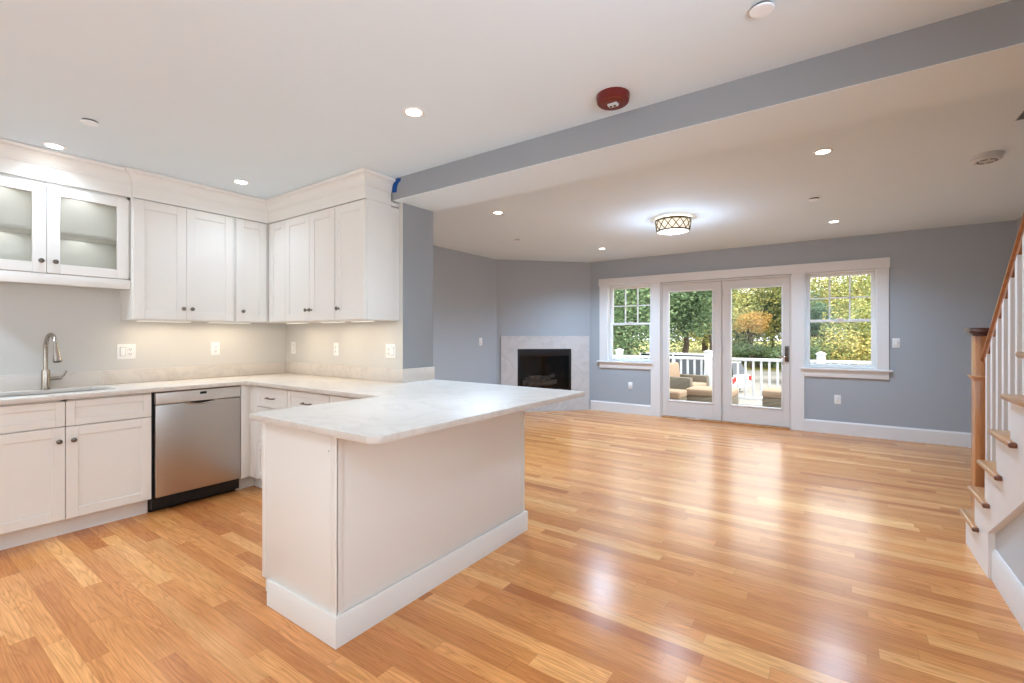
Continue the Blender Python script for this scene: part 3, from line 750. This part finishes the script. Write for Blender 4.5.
plate('switch_plate', Mrun(XL, 1.248, 1.163), 'white double plate with rocker and outlet beside the faucet', 'so', 'switch')
plate('wall_outlet', Mrun(XL, 1.885, 1.171), 'white outlet on the kitchen wall above the dishwasher', 'o', 'outlet')
plate('wall_switch', Mstub(-4.44, SY0, 1.168), 'white switch on the stub wall close to the inner corner', 's', 'switch')
plate('wall_outlet', Mstub(-3.73, SY0, 1.166), 'white outlet on the stub wall, middle of the splash', 'o', 'outlet')
plate('switch_plate', Mstub(-2.99, SY0, 1.161), 'white double plate at the open end of the stub wall', 'os', 'switch')
plate('wall_switch', T((XLL, 5.82, 1.195)) @ ML, 'white switch on the living room wall left of the fireplace', 's', 'switch')
plate('wall_outlet', Mstub(-2.815, YF, .463), 'white outlet low under the left window', 'o', 'outlet')
plate('wall_outlet', Mstub(-.005, YF, .455), 'white outlet low under the right window', 'o', 'outlet')
plate('wall_switch', Mstub(.588, YF, 1.198), 'white switch right of the right window', 's', 'switch')

# ------------------------------------------------------------------ ceiling fittings
def can(x, y, z, label, power=1.0):
    if z > 2.55: power = 4.0 if x < -1 else 2.3      # living room fittings carry the brighter bulbs
    t = thing('recessed_light', (x, y, z), label, 'ceiling light', 'recessed ceiling lights')
    obj('trim_ring', MB().lathe([(.041, z - .002), (.044, z - .005), (.054, z - .005), (.058, z - .001), (.058, z + .004), (.041, z + .004)], T((x, y, 0)), 32), M['plate'], t)
    obj('lens', MB().lathe([(0, z - .003), (.0415, z - .003), (.0415, z + .002), (0, z + .002)], T((x, y, 0)), 32), M['lens'], t)
    add_light('can_light', 'SPOT', (0, 0, -.02), (0, 0, 0), CAN_W * power * 4, COOL if z > 2.55 else WARM, t, spot_size=math.radians(150), spot_blend=1.0, shadow_soft_size=.15)
can(-4.165, .763, CK, 'recessed light above the glass door cabinet', .45)
can(-3.915, 1.80, CK, 'recessed light above the inner kitchen corner', .32)
can(-1.914, 1.786, CK, 'recessed light over the peninsula')
can(-2.896, 3.873, CL, 'recessed living room light nearest the stub wall')
can(-2.838, 6.344, CL, 'recessed light in front of the fireplace')
can(-.086, 3.893, CL, 'recessed light nearest the smoke detector and beam')
can(-.037, 6.344, CL, 'recessed light above the right window')
# extra fittings out of view, added to light the kitchen
for x, y, p in ((-4.0, -.4, 2.4), (-1.914, -.6, .4), (-.2, -.6, 1.3)): can(x, y, CK, 'added recessed kitchen light behind the camera', p)

def cover(x, y, z, r, label):
    t = thing('sprinkler_cover', (x, y, z), label, 'sprinkler', 'sprinkler cover plates')
    obj('disc', MB().lathe([(0, z - .016), (r - .004, z - .016), (r, z - .013), (r, z - .010), (0, z - .010)], T((x, y, 0)), 32), M['disc'], t)
    obj('collar', MB().lathe([(0, z - .0102), (r - .006, z - .0102), (r - .006, z), (0, z)], T((x, y, 0)), 24), M['darkgrey'], t)
cover(-.234, 1.967, CK, .042, 'white round sprinkler cover near the top edge of the photo')
cover(-3.517, .792, CK, .042, 'white sprinkler cover above the sink side of the kitchen')
cover(-.184, 5.175, CL, .042, 'white sprinkler cover between the two right recessed lights')
cover(-3.517, 5.129, CL, .042, 'white sprinkler cover in front of the fireplace wall')

fa = thing('fire_alarm', (-.945, 2.25, CK), 'red round fire alarm on the ceiling by the beam', 'fire alarm')
x, y, z = -.945, 2.25, CK
obj('body', MB().lathe([(0, z), (.083, z), (.084, z - .010), (.080, z - .036), (.074, z - .042), (.060, z - .044), (0, z - .044)], T((x, y, 0)), 40), M['red'], fa)
obj('speaker_grille', MB().lathe([(.030, z - .043), (.034, z - .047), (.052, z - .047), (.056, z - .043)], T((x, y, 0)), 32), M['red'], fa)
obj('strobe_lens', MB().box(x - .026, x + .026, y - .018, y + .018, z - .056, z - .042, .006, 2), M['grey'], fa)
m = MB(); m.lathe([(0, 0), (.006, 0), (.006, -.004), (0, -.004)], T((x - .011, y - .004, z - .0555)), 12); m.lathe([(0, 0), (.006, 0), (.006, -.004), (0, -.004)], T((x + .011, y - .004, z - .0555)), 12)
obj('strobe_bulb', m, M['darkgrey'], fa)

sd = thing('smoke_detector', (.866, 4.637, CL), 'grey white round smoke detector beside the stairwell opening', 'smoke detector')
x, y, z = .866, 4.637, CL
obj('mount', MB().lathe([(0, z), (.088, z), (.088, z - .014), (0, z - .014)], T((x, y, 0)), 36), M['grey'], sd)
obj('body', MB().lathe([(0, z - .012), (.081, z - .012), (.080, z - .034), (.070, z - .044), (0, z - .046)], T((x, y, 0)), 36), M['grey'], sd)
m = MB()
for k in range(6):
    a = k * PI / 3; m.box(-.018, .018, -.006, .006, 0, .003, .001, 1, T((x + .048 * math.cos(a), y + .048 * math.sin(a), z - .0475)) @ RZ(a + PI / 2))
obj('vents', m, M['darkgrey'], sd)

fl = thing('flush_ceiling_light', (-1.474, 5.16, CL), 'drum ceiling light with gold lattice over a glowing shade', 'ceiling light')
x, y, z = -1.474, 5.16, CL
RD, ZT, ZB_ = .185, CL - .020, CL - .145
obj('canopy', MB().lathe([(0, z), (.05, z), (.05, z - .016), (.012, z - .018), (.012, ZT - .06), (0, ZT - .06)], T((x, y, 0)), 32), M['brass'], fl)
obj('drum_shade', MB().lathe([(RD - .012, ZT), (RD - .004, ZT), (RD - .018, ZB_), (RD - .026, ZB_)], T((x, y, 0)), 48), M['shade'], fl)
obj('bottom_diffuser', MB().lathe([(0, ZB_ - .022), (.06, ZB_ - .02), (.12, ZB_ - .012), (RD - .022, ZB_ + .002), (RD - .022, ZB_ + .006), (0, ZB_ + .002)], T((x, y, 0)), 48), M['shadeb'], fl)
obj('finial', MB().lathe([(0, ZB_ - .034), (.008, ZB_ - .032), (.012, ZB_ - .026), (.010, ZB_ - .02), (0, ZB_ - .018)], T((x, y, 0)), 16), M['brass'], fl)
obj('top_band', MB().lathe([(RD - .006, ZT + .002), (RD + .004, ZT + .002), (RD + .004, ZT - .018), (RD - .006, ZT - .018)], T((x, y, 0)), 48), M['brass'], fl)
obj('bottom_band', MB().lathe([(RD - .020, ZB_ + .010), (RD - .012, ZB_ + .010), (RD - .014, ZB_ - .004), (RD - .022, ZB_ - .004)], T((x, y, 0)), 48), M['brass'], fl)
m = MB()
for k in range(14):
    for sgn in (1, -1):
        P = []
        for q in range(7):
            f = q / 6; a = 2 * PI * (k + sgn * f * 1.0) / 14; rr = (RD + .001) - .014 * f; P.append((x + rr * math.cos(a), y + rr * math.sin(a), ZT - .015 + (ZB_ + .008 - ZT + .015) * f))
        m.tube(P, .0046, 6)
obj('lattice', m, M['brass'], fl)
add_light('flush_glow', 'POINT', (0, 0, -.33), (0, 0, 0), 12, (.80, 1, 1.28), fl, shadow_soft_size=.13)
for k in range(4):
    add_light('flush_halo', 'POINT', (.1 * math.cos(k * PI / 2), .1 * math.sin(k * PI / 2), -.05), (0, 0, 0), .3, (1, .91, .8), fl, shadow_soft_size=.02)

# blue tape left along the crown profile on the beam
m = MB()
pts = [(o, zz) for o, zz in cov[1:-1]]
P0 = [(-2.888 + o + .004, zz) for o, zz in pts]; P1 = [(-2.888 + o + .058, zz - .008) for o, zz in pts]
m.prism(P0 + P1[::-1], .0015, Matrix(((1, 0, 0, 0), (0, 0, 1, BY0 - .0025), (0, 1, 0, 0), (0, 0, 0, 1))))
tp = obj('masking_tape', m, M['tape'], loc=(-2.86, BY0 - .001, 2.45), smooth=False)
tag(tp, 'strip of blue masking tape where crown moulding meets beam', 'tape')

# ------------------------------------------------------------------ stairs, climbing towards the camera
RISE, RUN, SYF, SXL = .203, .228, 3.985, .650
NST = 11
st = thing('staircase', (1.13, 3.2, 0), 'staircase with oak treads and white risers along the right wall', 'stairs')
for i in range(1, NST + 1):
    yf = SYF - RUN * (i - 1); zt = RISE * i
    tr = MB(); tr.box(SXL - .026, XR - .002, yf - RUN - .02, yf + .032, zt - .026, zt, .011, 3)
    obj('tread', tr, M['oaky'], st)
    obj('tread_return', MB().box(SXL - .028, SXL + .002, yf - .33, yf + .034, zt - .0262, zt + .0006, .011, 3), M['oaky'], st)
    obj('return_end', MB().box(SXL - .0285, SXL + .0025, yf - .338, yf - .315, zt - .0268, zt - .0015, .009, 3), M['endgrain'], st)
    obj('riser', MB().box(SXL + .002, XR - .002, yf - .018, yf, zt - RISE, zt - .026), M['trim'], st, smooth=False)
# open side: a stepped skirt whose lower edge slopes; wall panel below
yend = SYF - RUN * NST
poly = [(SYF, 0)]
for i in range(1, NST + 1): poly += [(SYF - RUN * (i - 1), RISE * i - .026), (SYF - RUN * i, RISE * i - .026)]
poly += [(yend, RISE * NST - .85), (3.46, .245), (3.46, 0)]
MY = Matrix(((0, 0, 1, SXL), (1, 0, 0, 0), (0, 1, 0, 0), (0, 0, 0, 1)))       # (a, b, h) -> (x = SXL + h, y = a, z = b)
obj('skirt_board', MB().prism(poly, .03, MY), M['trim'], st, smooth=False)
pp = [(3.46, 0), (3.46, .25), (yend, RISE * NST - .84), (yend, 0)]
obj('side_wall', MB().prism(pp, .05, T((.028, 0, 0)) @ MY), M['sidewall'], st, smooth=False)
obj('side_baseboard', MB().sweep([(SXL + .028, yend), (SXL + .028, 3.459)][::-1], BB), M['trim'], st)
# side_wall baseboard faces -x: sweep travels towards -y, its right hand is -x
obj('apron_under_treads', MB().box(SXL + .03, SXL + .05, 3.47, SYF - .02, 0, RISE - .03), M['trim'], st, smooth=False)

rl = thing('stair_railing', (.745, 3.3, 0), 'oak handrail on white balusters with an oak newel post', 'railing')
nx0, nx1, ny0, ny1 = .690, .792, 3.975, 4.080
nw = obj('newel_post', MB().box(nx0, nx1, ny0, ny1, .003, 1.300, .004), M['oak'], rl)
obj('newel_base', boxes([(nx0 - .012, nx1 + .012, ny0 + .04, ny1 + .012, 0, .19)], .004), M['oak'], nw)
obj('newel_collar', boxes([(nx0 - .016, nx1 + .016, ny0 - .016, ny1 + .016, 1.026, 1.040), (nx0 - .008, nx1 + .008, ny0 - .008, ny1 + .008, 1.010, 1.026)], .004), M['oak'], nw)
obj('newel_cap', boxes([(nx0 - .03, nx1 + .03, ny0 - .03, ny1 + .03, 1.302, 1.336), (nx0 - .012, nx1 + .012, ny0 - .012, ny1 + .012, 1.285, 1.302)], .006), M['mahog'], nw)
slope = RISE / RUN
def rail_z(yy): return 1.262 + (3.865 - yy) * slope          # top of the handrail
ya_, yb_ = ny0, 2.47
prof = [(-.030, -.012), (-.030, -.028), (-.020, -.040), (-.016, -.065), (.016, -.065), (.020, -.040), (.030, -.028), (.030, -.012), (.018, -.001), (-.018, -.001)]
m = MB(); ra = [m.bm.verts.new((.745 + p, ya_, rail_z(ya_) + q)) for p, q in prof]; rb = [m.bm.verts.new((.745 + p, yb_, rail_z(yb_) + q)) for p, q in prof]
for i in range(len(prof)): m.bm.faces.new((ra[i], ra[(i + 1) % len(prof)], rb[(i + 1) % len(prof)], rb[i]))
m.bm.faces.new(ra[::-1]); m.bm.faces.new(rb)
obj('handrail', m, M['railw'], rl)
k = 0
while True:
    yy = 3.905 - k * RUN / 2; k += 1
    if yy < 2.5: break
    i = int(math.floor((SYF - yy) / RUN)) + 1
    b_ = .0195; zb = RISE * i
    m = MB(); vs = []
    for zz in (0, 1):
        for (dx_, dy_) in ((-b_, -b_), (b_, -b_), (b_, b_), (-b_, b_)):
            vs.append(m.bm.verts.new((.745 + dx_, yy + dy_, zb if zz == 0 else rail_z(yy + dy_) - .062)))
    for f in ((3, 2, 1, 0), (4, 5, 6, 7), (0, 1, 5, 4), (1, 2, 6, 5), (2, 3, 7, 6), (3, 0, 4, 7)): m.bm.faces.new([vs[q] for q in f])
    obj('baluster', m, M['trim'], rl, smooth=False)
struct('wall_understair', MB().box(SXL + .028, XR, yend - .2, yend - .125, 0, RISE * NST - .03), M['sidewall'], 'pale wall closing the space under the stairs', 'wall')
struct('wall_stair', MB().box(SXL, SXL + .13, 1.55, 2.452, RISE * NST + .02, CK), M['wall'], 'grey wall where the handrail ends', 'wall')

# ------------------------------------------------------------------ outdoors
DZ = -.05
struct('deck_floor', MB().box(-6.5, 3.0, YF + .16, 10.15, DZ - .2, DZ), M['deck'], 'pale weathered deck outside the glazed doors', 'deck')
rail = thing('deck_railing', (-2.15, 10.0, DZ), 'white deck railing with square capped posts', 'railing')
posts = (-5.95, -4.05, -2.15, -.25, 1.65)
for x in posts:
    p = obj('post', boxes([(x - .064, x + .064, 9.936, 10.064, DZ, .96)], .006), M['vinyl'], rail)
    m = MB().box(x - .078, x + .078, 9.922, 10.078, .945, .975, .004)
    v = [m.bm.verts.new((x + a, 10 + b, .975)) for a, b in ((-.07, -.07), (.07, -.07), (.07, .07), (-.07, .07))]; tpv = m.bm.verts.new((x, 10, 1.01))
    for i in range(4): m.bm.faces.new((v[i], v[(i + 1) % 4], tpv))
    m.bm.faces.new(v[::-1]); obj('post_cap', m, M['vinyl'], p)
for xa, xb in zip(posts, posts[1:]):
    obj('top_rail', boxes([(xa + .064, xb - .064, 9.96, 10.04, .80, .855)], .008), M['vinyl'], rail)
    obj('bottom_rail', boxes([(xa + .064, xb - .064, 9.97, 10.03, .055, .11)], .006), M['vinyl'], rail)
    n = 14
    for k in range(1, n): 
        x = xa + (xb - xa) * k / n; obj('rail_baluster', boxes([(x - .018, x + .018, 9.982, 10.018, .105, .805)], .003), M['vinyl'], rail)

def ottoman(name, x, y, w, d, h, label, rz=0.0, group='patio ottomans'):
    t = thing(name, (x, y, DZ), label, 'ottoman', group, rz)
    m = MB().box(-w / 2, w / 2, -d / 2, d / 2, .03, h - .12, .012)
    for a in (-1, 1):
        for b in (-1, 1): m.box(a * (w / 2 - .03) - .02, a * (w / 2 - .03) + .02, b * (d / 2 - .03) - .02, b * (d / 2 - .03) + .02, 0, .04)
    obj('wicker_base', m, M['wicker'], t, local=True)
    obj('cushion', MB().box(-w / 2 - .005, w / 2 + .005, -d / 2 - .005, d / 2 + .005, h - .12, h, .03, 3), M['cushion'], t, local=True)
ottoman('patio_ottoman', -.69, 8.75, .62, .60, .46, 'wicker ottoman with tan cushion behind the right door glass')
ottoman('patio_ottoman', -1.79, 8.60, .74, .62, .43, 'wide wicker ottoman with tan cushion behind the meeting stiles')
ottoman('patio_ottoman', -2.36, 7.98, .50, .46, .42, 'small wicker ottoman with tan cushion at left of the door glass')
ac = thing('patio_armchair', (-2.52, 9.37, DZ), 'wicker patio armchair with tan cushions behind the left door', 'armchair', None, math.radians(78))
# local: faces -y
m = MB().box(-.38, .38, -.38, .38, .03, .30, .015); obj('seat_base', m, M['wicker'], ac, local=True)
obj('armrest', MB().box(-.40, -.29, -.38, .38, .28, .56, .02), M['wicker'], ac, local=True)
obj('armrest', MB().box(.29, .40, -.38, .38, .28, .56, .02), M['wicker'], ac, local=True)
obj('backrest', MB().box(-.38, .38, .28, .40, .28, .72, .02, 2, None), M['wicker'], ac, local=True)
obj('seat_cushion', MB().box(-.285, .285, -.39, .27, .30, .43, .035, 3), M['cushion'], ac, local=True)
obj('back_cushion', MB().box(-.285, .285, .14, .28, .43, .80, .04, 3, T((0, .21, .43)) @ RX(-.12) @ T((0, -.21, -.43))), M['cushion'], ac, local=True)

GZ = -1.8
struct('ground', MB().box(-90, 90, YF + .5, 47, GZ - .2, GZ), M['asphalt'], 'pale asphalt parking lot beyond the deck', 'ground')
m = MB(); m.prism([(47, GZ - .2), (47, GZ), (60, GZ + 1.2), (95, GZ + 2.2), (95, GZ - .2)], 180, Matrix(((0, 0, 1, -90), (1, 0, 0, 0), (0, 1, 0, 0), (0, 0, 0, 1))))
struct('grass_bank', m, M['grass'], 'yellow green grass bank behind the parking lot', 'ground')

S_, C_ = math.sin(YAW), math.cos(YAW)
def spot(u, t):
    """ground position seen at picture column u, at view depth t"""
    a = (u - 512) / FPX; return ((-S_ + a * C_) * t, (C_ + a * S_) * t)

def car(x, y, rz, label, L=4.6, Wd=1.85, H=1.65, van=False):
    t = thing('car', (x, y, GZ), label, 'car', 'parked cars', rz)
    hb = H * (.5 if van else .56)
    # body side profile in local x (length), z
    P = [(-L / 2, .35), (-L / 2 + .03, hb), (-L / 2 + .15, hb + .06), (L / 2 - 1.25, hb + .04), (L / 2 - .2, hb - .14), (L / 2, hb - .32), (L / 2, .32), (L / 2 - .1, .24), (-L / 2 + .1, .24)]
    MXZ = Matrix(((1, 0, 0, 0), (0, 0, 1, -Wd / 2), (0, 1, 0, 0), (0, 0, 0, 1)))
    obj('body', MB().prism(P, Wd, MXZ, .05), M['carwhite'], t, local=True)
    xr, xf = -L / 2 + (.06 if van else .18), L / 2 - (.7 if van else 1.2)
    m = MB(); vs = []
    for (zz, ins, a, b) in ((hb, .04, xr, xf), (H - .03, .16, xr + (.08 if van else .35), xf - (.55 if van else .8))):
        vs.append([m.bm.verts.new(p) for p in ((a, -Wd / 2 + ins, zz), (b, -Wd / 2 + ins, zz), (b, Wd / 2 - ins, zz), (a, Wd / 2 - ins, zz))])
    for i in range(4): m.bm.faces.new((vs[0][i], vs[0][(i + 1) % 4], vs[1][(i + 1) % 4], vs[1][i]))
    m.bm.faces.new(vs[0][::-1]); m.bm.faces.new(vs[1])
    obj('windows', m, M['carglass'], t, local=True)
    a, b = vs and (xr + (.08 if van else .35), xf - (.55 if van else .8))
    obj('roof', MB().box(a - .03, b + .03, -Wd / 2 + .15, Wd / 2 - .15, H - .05, H, .02), M['carwhite'], t, local=True)
    m = MB()
    for px_ in (a + .5, (a + b) / 2 + .15, b - .02):
        for sg in (-1, 1): m.tube([(px_, sg * (Wd / 2 - .03), hb), (px_, sg * (Wd / 2 - .15), H - .03)], .035, 6)
    obj('pillars', m, M['carwhite'], t, local=True)
    for wx in (-L / 2 + .85, L / 2 - .9):
        for sg in (-1, 1):
            w_ = obj('wheel', MB().lathe([(0, -.11), (.30, -.11), (.335, -.08), (.335, .08), (.30, .11), (0, .11)], T((wx, sg * (Wd / 2 - .09), .335)) @ RX(PI / 2), 24), M['tyre'], t, local=True)
            obj('hubcap', MB().lathe([(0, -.012), (.2, -.012), (.2, .012), (0, .012)], T((wx, sg * (Wd / 2 + .022), .335)) @ RX(PI / 2), 16), M['grey'], w_, local=True)
    for sg in (-1, 1):
        obj('tail_lamp', MB().box(-L / 2 - .01, -L / 2 + .12, sg * (Wd / 2 - .16) - .13, sg * (Wd / 2 - .16) + .13, hb - .28, hb - .02, .02), M['tail'], t, local=True)
        obj('headlamp', MB().box(L / 2 - .16, L / 2 + .005, sg * (Wd / 2 - .25) - .16, sg * (Wd / 2 - .25) + .16, hb - .42, hb - .27, .02), M['grey'], t, local=True)
x, y = spot(673, 23); car(x, y, math.radians(170), 'white van seen left through the left door glass', 5.2, 1.95, 2.25, True)
x, y = spot(704, 27); car(x, y, math.radians(160), 'white car parked behind the deck railing balusters', 4.6, 1.85, 1.65)

LF = dict(
    green=leaves('green_leaves', [(.28, (70, 90, 66)), (.5, (96, 120, 84)), (.72, (142, 160, 114))], .9),
    dark=leaves('dark_evergreen_leaves', [(.28, (66, 92, 76)), (.5, (90, 118, 94)), (.72, (134, 154, 124))], .9),
    yellow=leaves('yellow_autumn_leaves', [(.25, (96, 118, 76)), (.42, (132, 146, 88)), (.56, (184, 172, 98)), (.7, (212, 190, 116)), (.85, (224, 208, 150))], .5),
    mixed=leaves('mixed_autumn_leaves', [(.25, (96, 118, 78)), (.45, (144, 156, 96)), (.6, (184, 176, 108)), (.8, (214, 196, 132))], .6),
    orange=leaves('orange_autumn_leaves', [(.25, (170, 140, 80)), (.5, (212, 172, 98)), (.75, (232, 200, 134))], .8),
)
def tree(name, u, t, base, cz, rw, rh, leaf, n, size, label, seed, lobes=9, group='trees and bushes beyond the parking lot'):
    """trunk with branches and a crown of leaves gathered in lobes"""
    rnd = random.Random(seed); x, y = spot(u, t)
    r = thing(name, (x, y, base), label, 'tree' if 'tree' in name else 'bush', group)
    m = MB(); h = cz - base
    P = [Vector((rnd.uniform(-.1, .1) * k, rnd.uniform(-.1, .1) * k, h * k / 4)) for k in range(5)]
    m.tube(P, [rw * .07 + .06, rw * .06 + .05, rw * .045 + .04, rw * .03 + .03, .03], 8)
    cs = []
    for k in range(lobes):
        a = 2 * PI * k / lobes + rnd.uniform(-.4, .4); q = rnd.uniform(.25, .72); el = rnd.uniform(-.75, .8)
        c = Vector((math.cos(a) * rw * q, math.sin(a) * rw * q, h + el * rh * .7)); cs.append((c, rnd.uniform(.38, .6)))
        s0 = P[2].lerp(P[4], rnd.random()); m.tube([s0, s0.lerp(c, .5) + Vector((0, 0, .1)), c], [.05 + rw * .015, .04, .015], 6)
    cs.append((Vector((0, 0, h)), .6))
    obj('trunk', m, M['bark'], r, local=True)
    f = MB()
    for i in range(int(n * 2.2)):
        c, q = cs[i % len(cs)]
        d = Vector((rnd.gauss(0, 1), rnd.gauss(0, 1), rnd.gauss(0, 1))).normalized() * (rnd.random() ** .45)
        p = c + Vector((d.x * rw * q, d.y * rw * q, d.z * rh * q))
        if p.z < .05: p.z = rnd.uniform(.05, .5)
        s = size * .56 * rnd.uniform(.6, 1.3); M4 = T(p) @ RZ(rnd.uniform(0, 6.28)) @ RX(rnd.uniform(-1.3, 1.3)) @ RY(rnd.uniform(-1, 1))
        v = [f.bm.verts.new(M4 @ Vector(k)) for k in ((-s, 0, 0), (-.2 * s, -.55 * s, .1 * s), (s, 0, 0), (-.2 * s, .55 * s, .1 * s))]
        f.bm.faces.new(v)
    obj('foliage', f, LF[leaf], r, local=True, smooth=False)
g = GZ
tree('green_tree', 628, 25, g, 3.0, 4.4, 4.4, 'green', 9000, .17, 'dense green tree filling the left window', 1)
tree('green_tree', 684, 28, g, 3.4, 2.8, 4.2, 'green', 8000, .17, 'dark green tree filling the left door glass', 2)
tree('autumn_tree', 712, 33, g, 3.5, 2.6, 4.6, 'mixed', 4500, .18, 'yellowing tree between the two door leaves', 3)
tree('autumn_tree', 744, 47, g, 6.2, 6.0, 7.0, 'mixed', 8000, .20, 'tall yellow green tree centred in the right door glass', 4)
tree('evergreen_tree', 772, 45, g, 3.0, 1.9, 3.0, 'dark', 4500, .15, 'dark evergreen at the right of the right door glass', 5)
tree('green_bush', 731, 46, g, .9, 2.2, 3.0, 'dark', 3500, .15, 'dark green bush at the left of the right door glass', 6)
tree('autumn_bush', 752, 43, g, 2.3, 1.7, 1.3, 'orange', 2200, .16, 'orange autumn bush in the middle of the right door glass', 7)
tree('green_bush', 760, 43.5, g, -.5, 3.6, 1.5, 'green', 3500, .15, 'low green bush beyond the cars in the right door glass', 8)
tree('autumn_tree', 794, 44, g, 4.0, 4.0, 4.8, 'mixed', 6000, .20, 'yellow green tree behind the casing right of the doors', 9)
tree('autumn_bush', 842, 30, g, .2, 3.6, 2.6, 'yellow', 8000, .15, 'golden yellow bush filling the lower right window', 10)
tree('autumn_tree', 852, 38, g, 4.2, 4.2, 3.8, 'mixed', 8000, .18, 'golden yellow tree in the top of the right window', 11)
tree('evergreen_tree', 815, 35, g, 2.0, 1.8, 2.4, 'dark', 4000, .15, 'dark evergreen at the left of the right window', 12)
tree('green_bush', 880, 29, g, .8, 2.6, 3.4, 'mixed', 5000, .16, 'yellow green bush at the right edge of the right window', 13)
tree('green_bush', 808, 30, g, -.4, 2.2, 1.8, 'green', 4000, .15, 'green bush at the lower left of the right window', 14)
for k, (u, t) in enumerate(((600, 50), (655, 52), (705, 58), (750, 64), (800, 62), (850, 56), (900, 52))):
    tree('distant_tree', u, t, GZ + 1.0, 4.6, 4.8, 5.2, ('green', 'dark', 'mixed')[k % 3], 5000, .30,
         'distant tree in the back row, ' + ('leftmost', 'behind the left window', 'behind the left door', 'behind the right door', 'behind the right casing', 'behind the right window', 'rightmost')[k], 30 + k, 9, 'distant back row of trees')
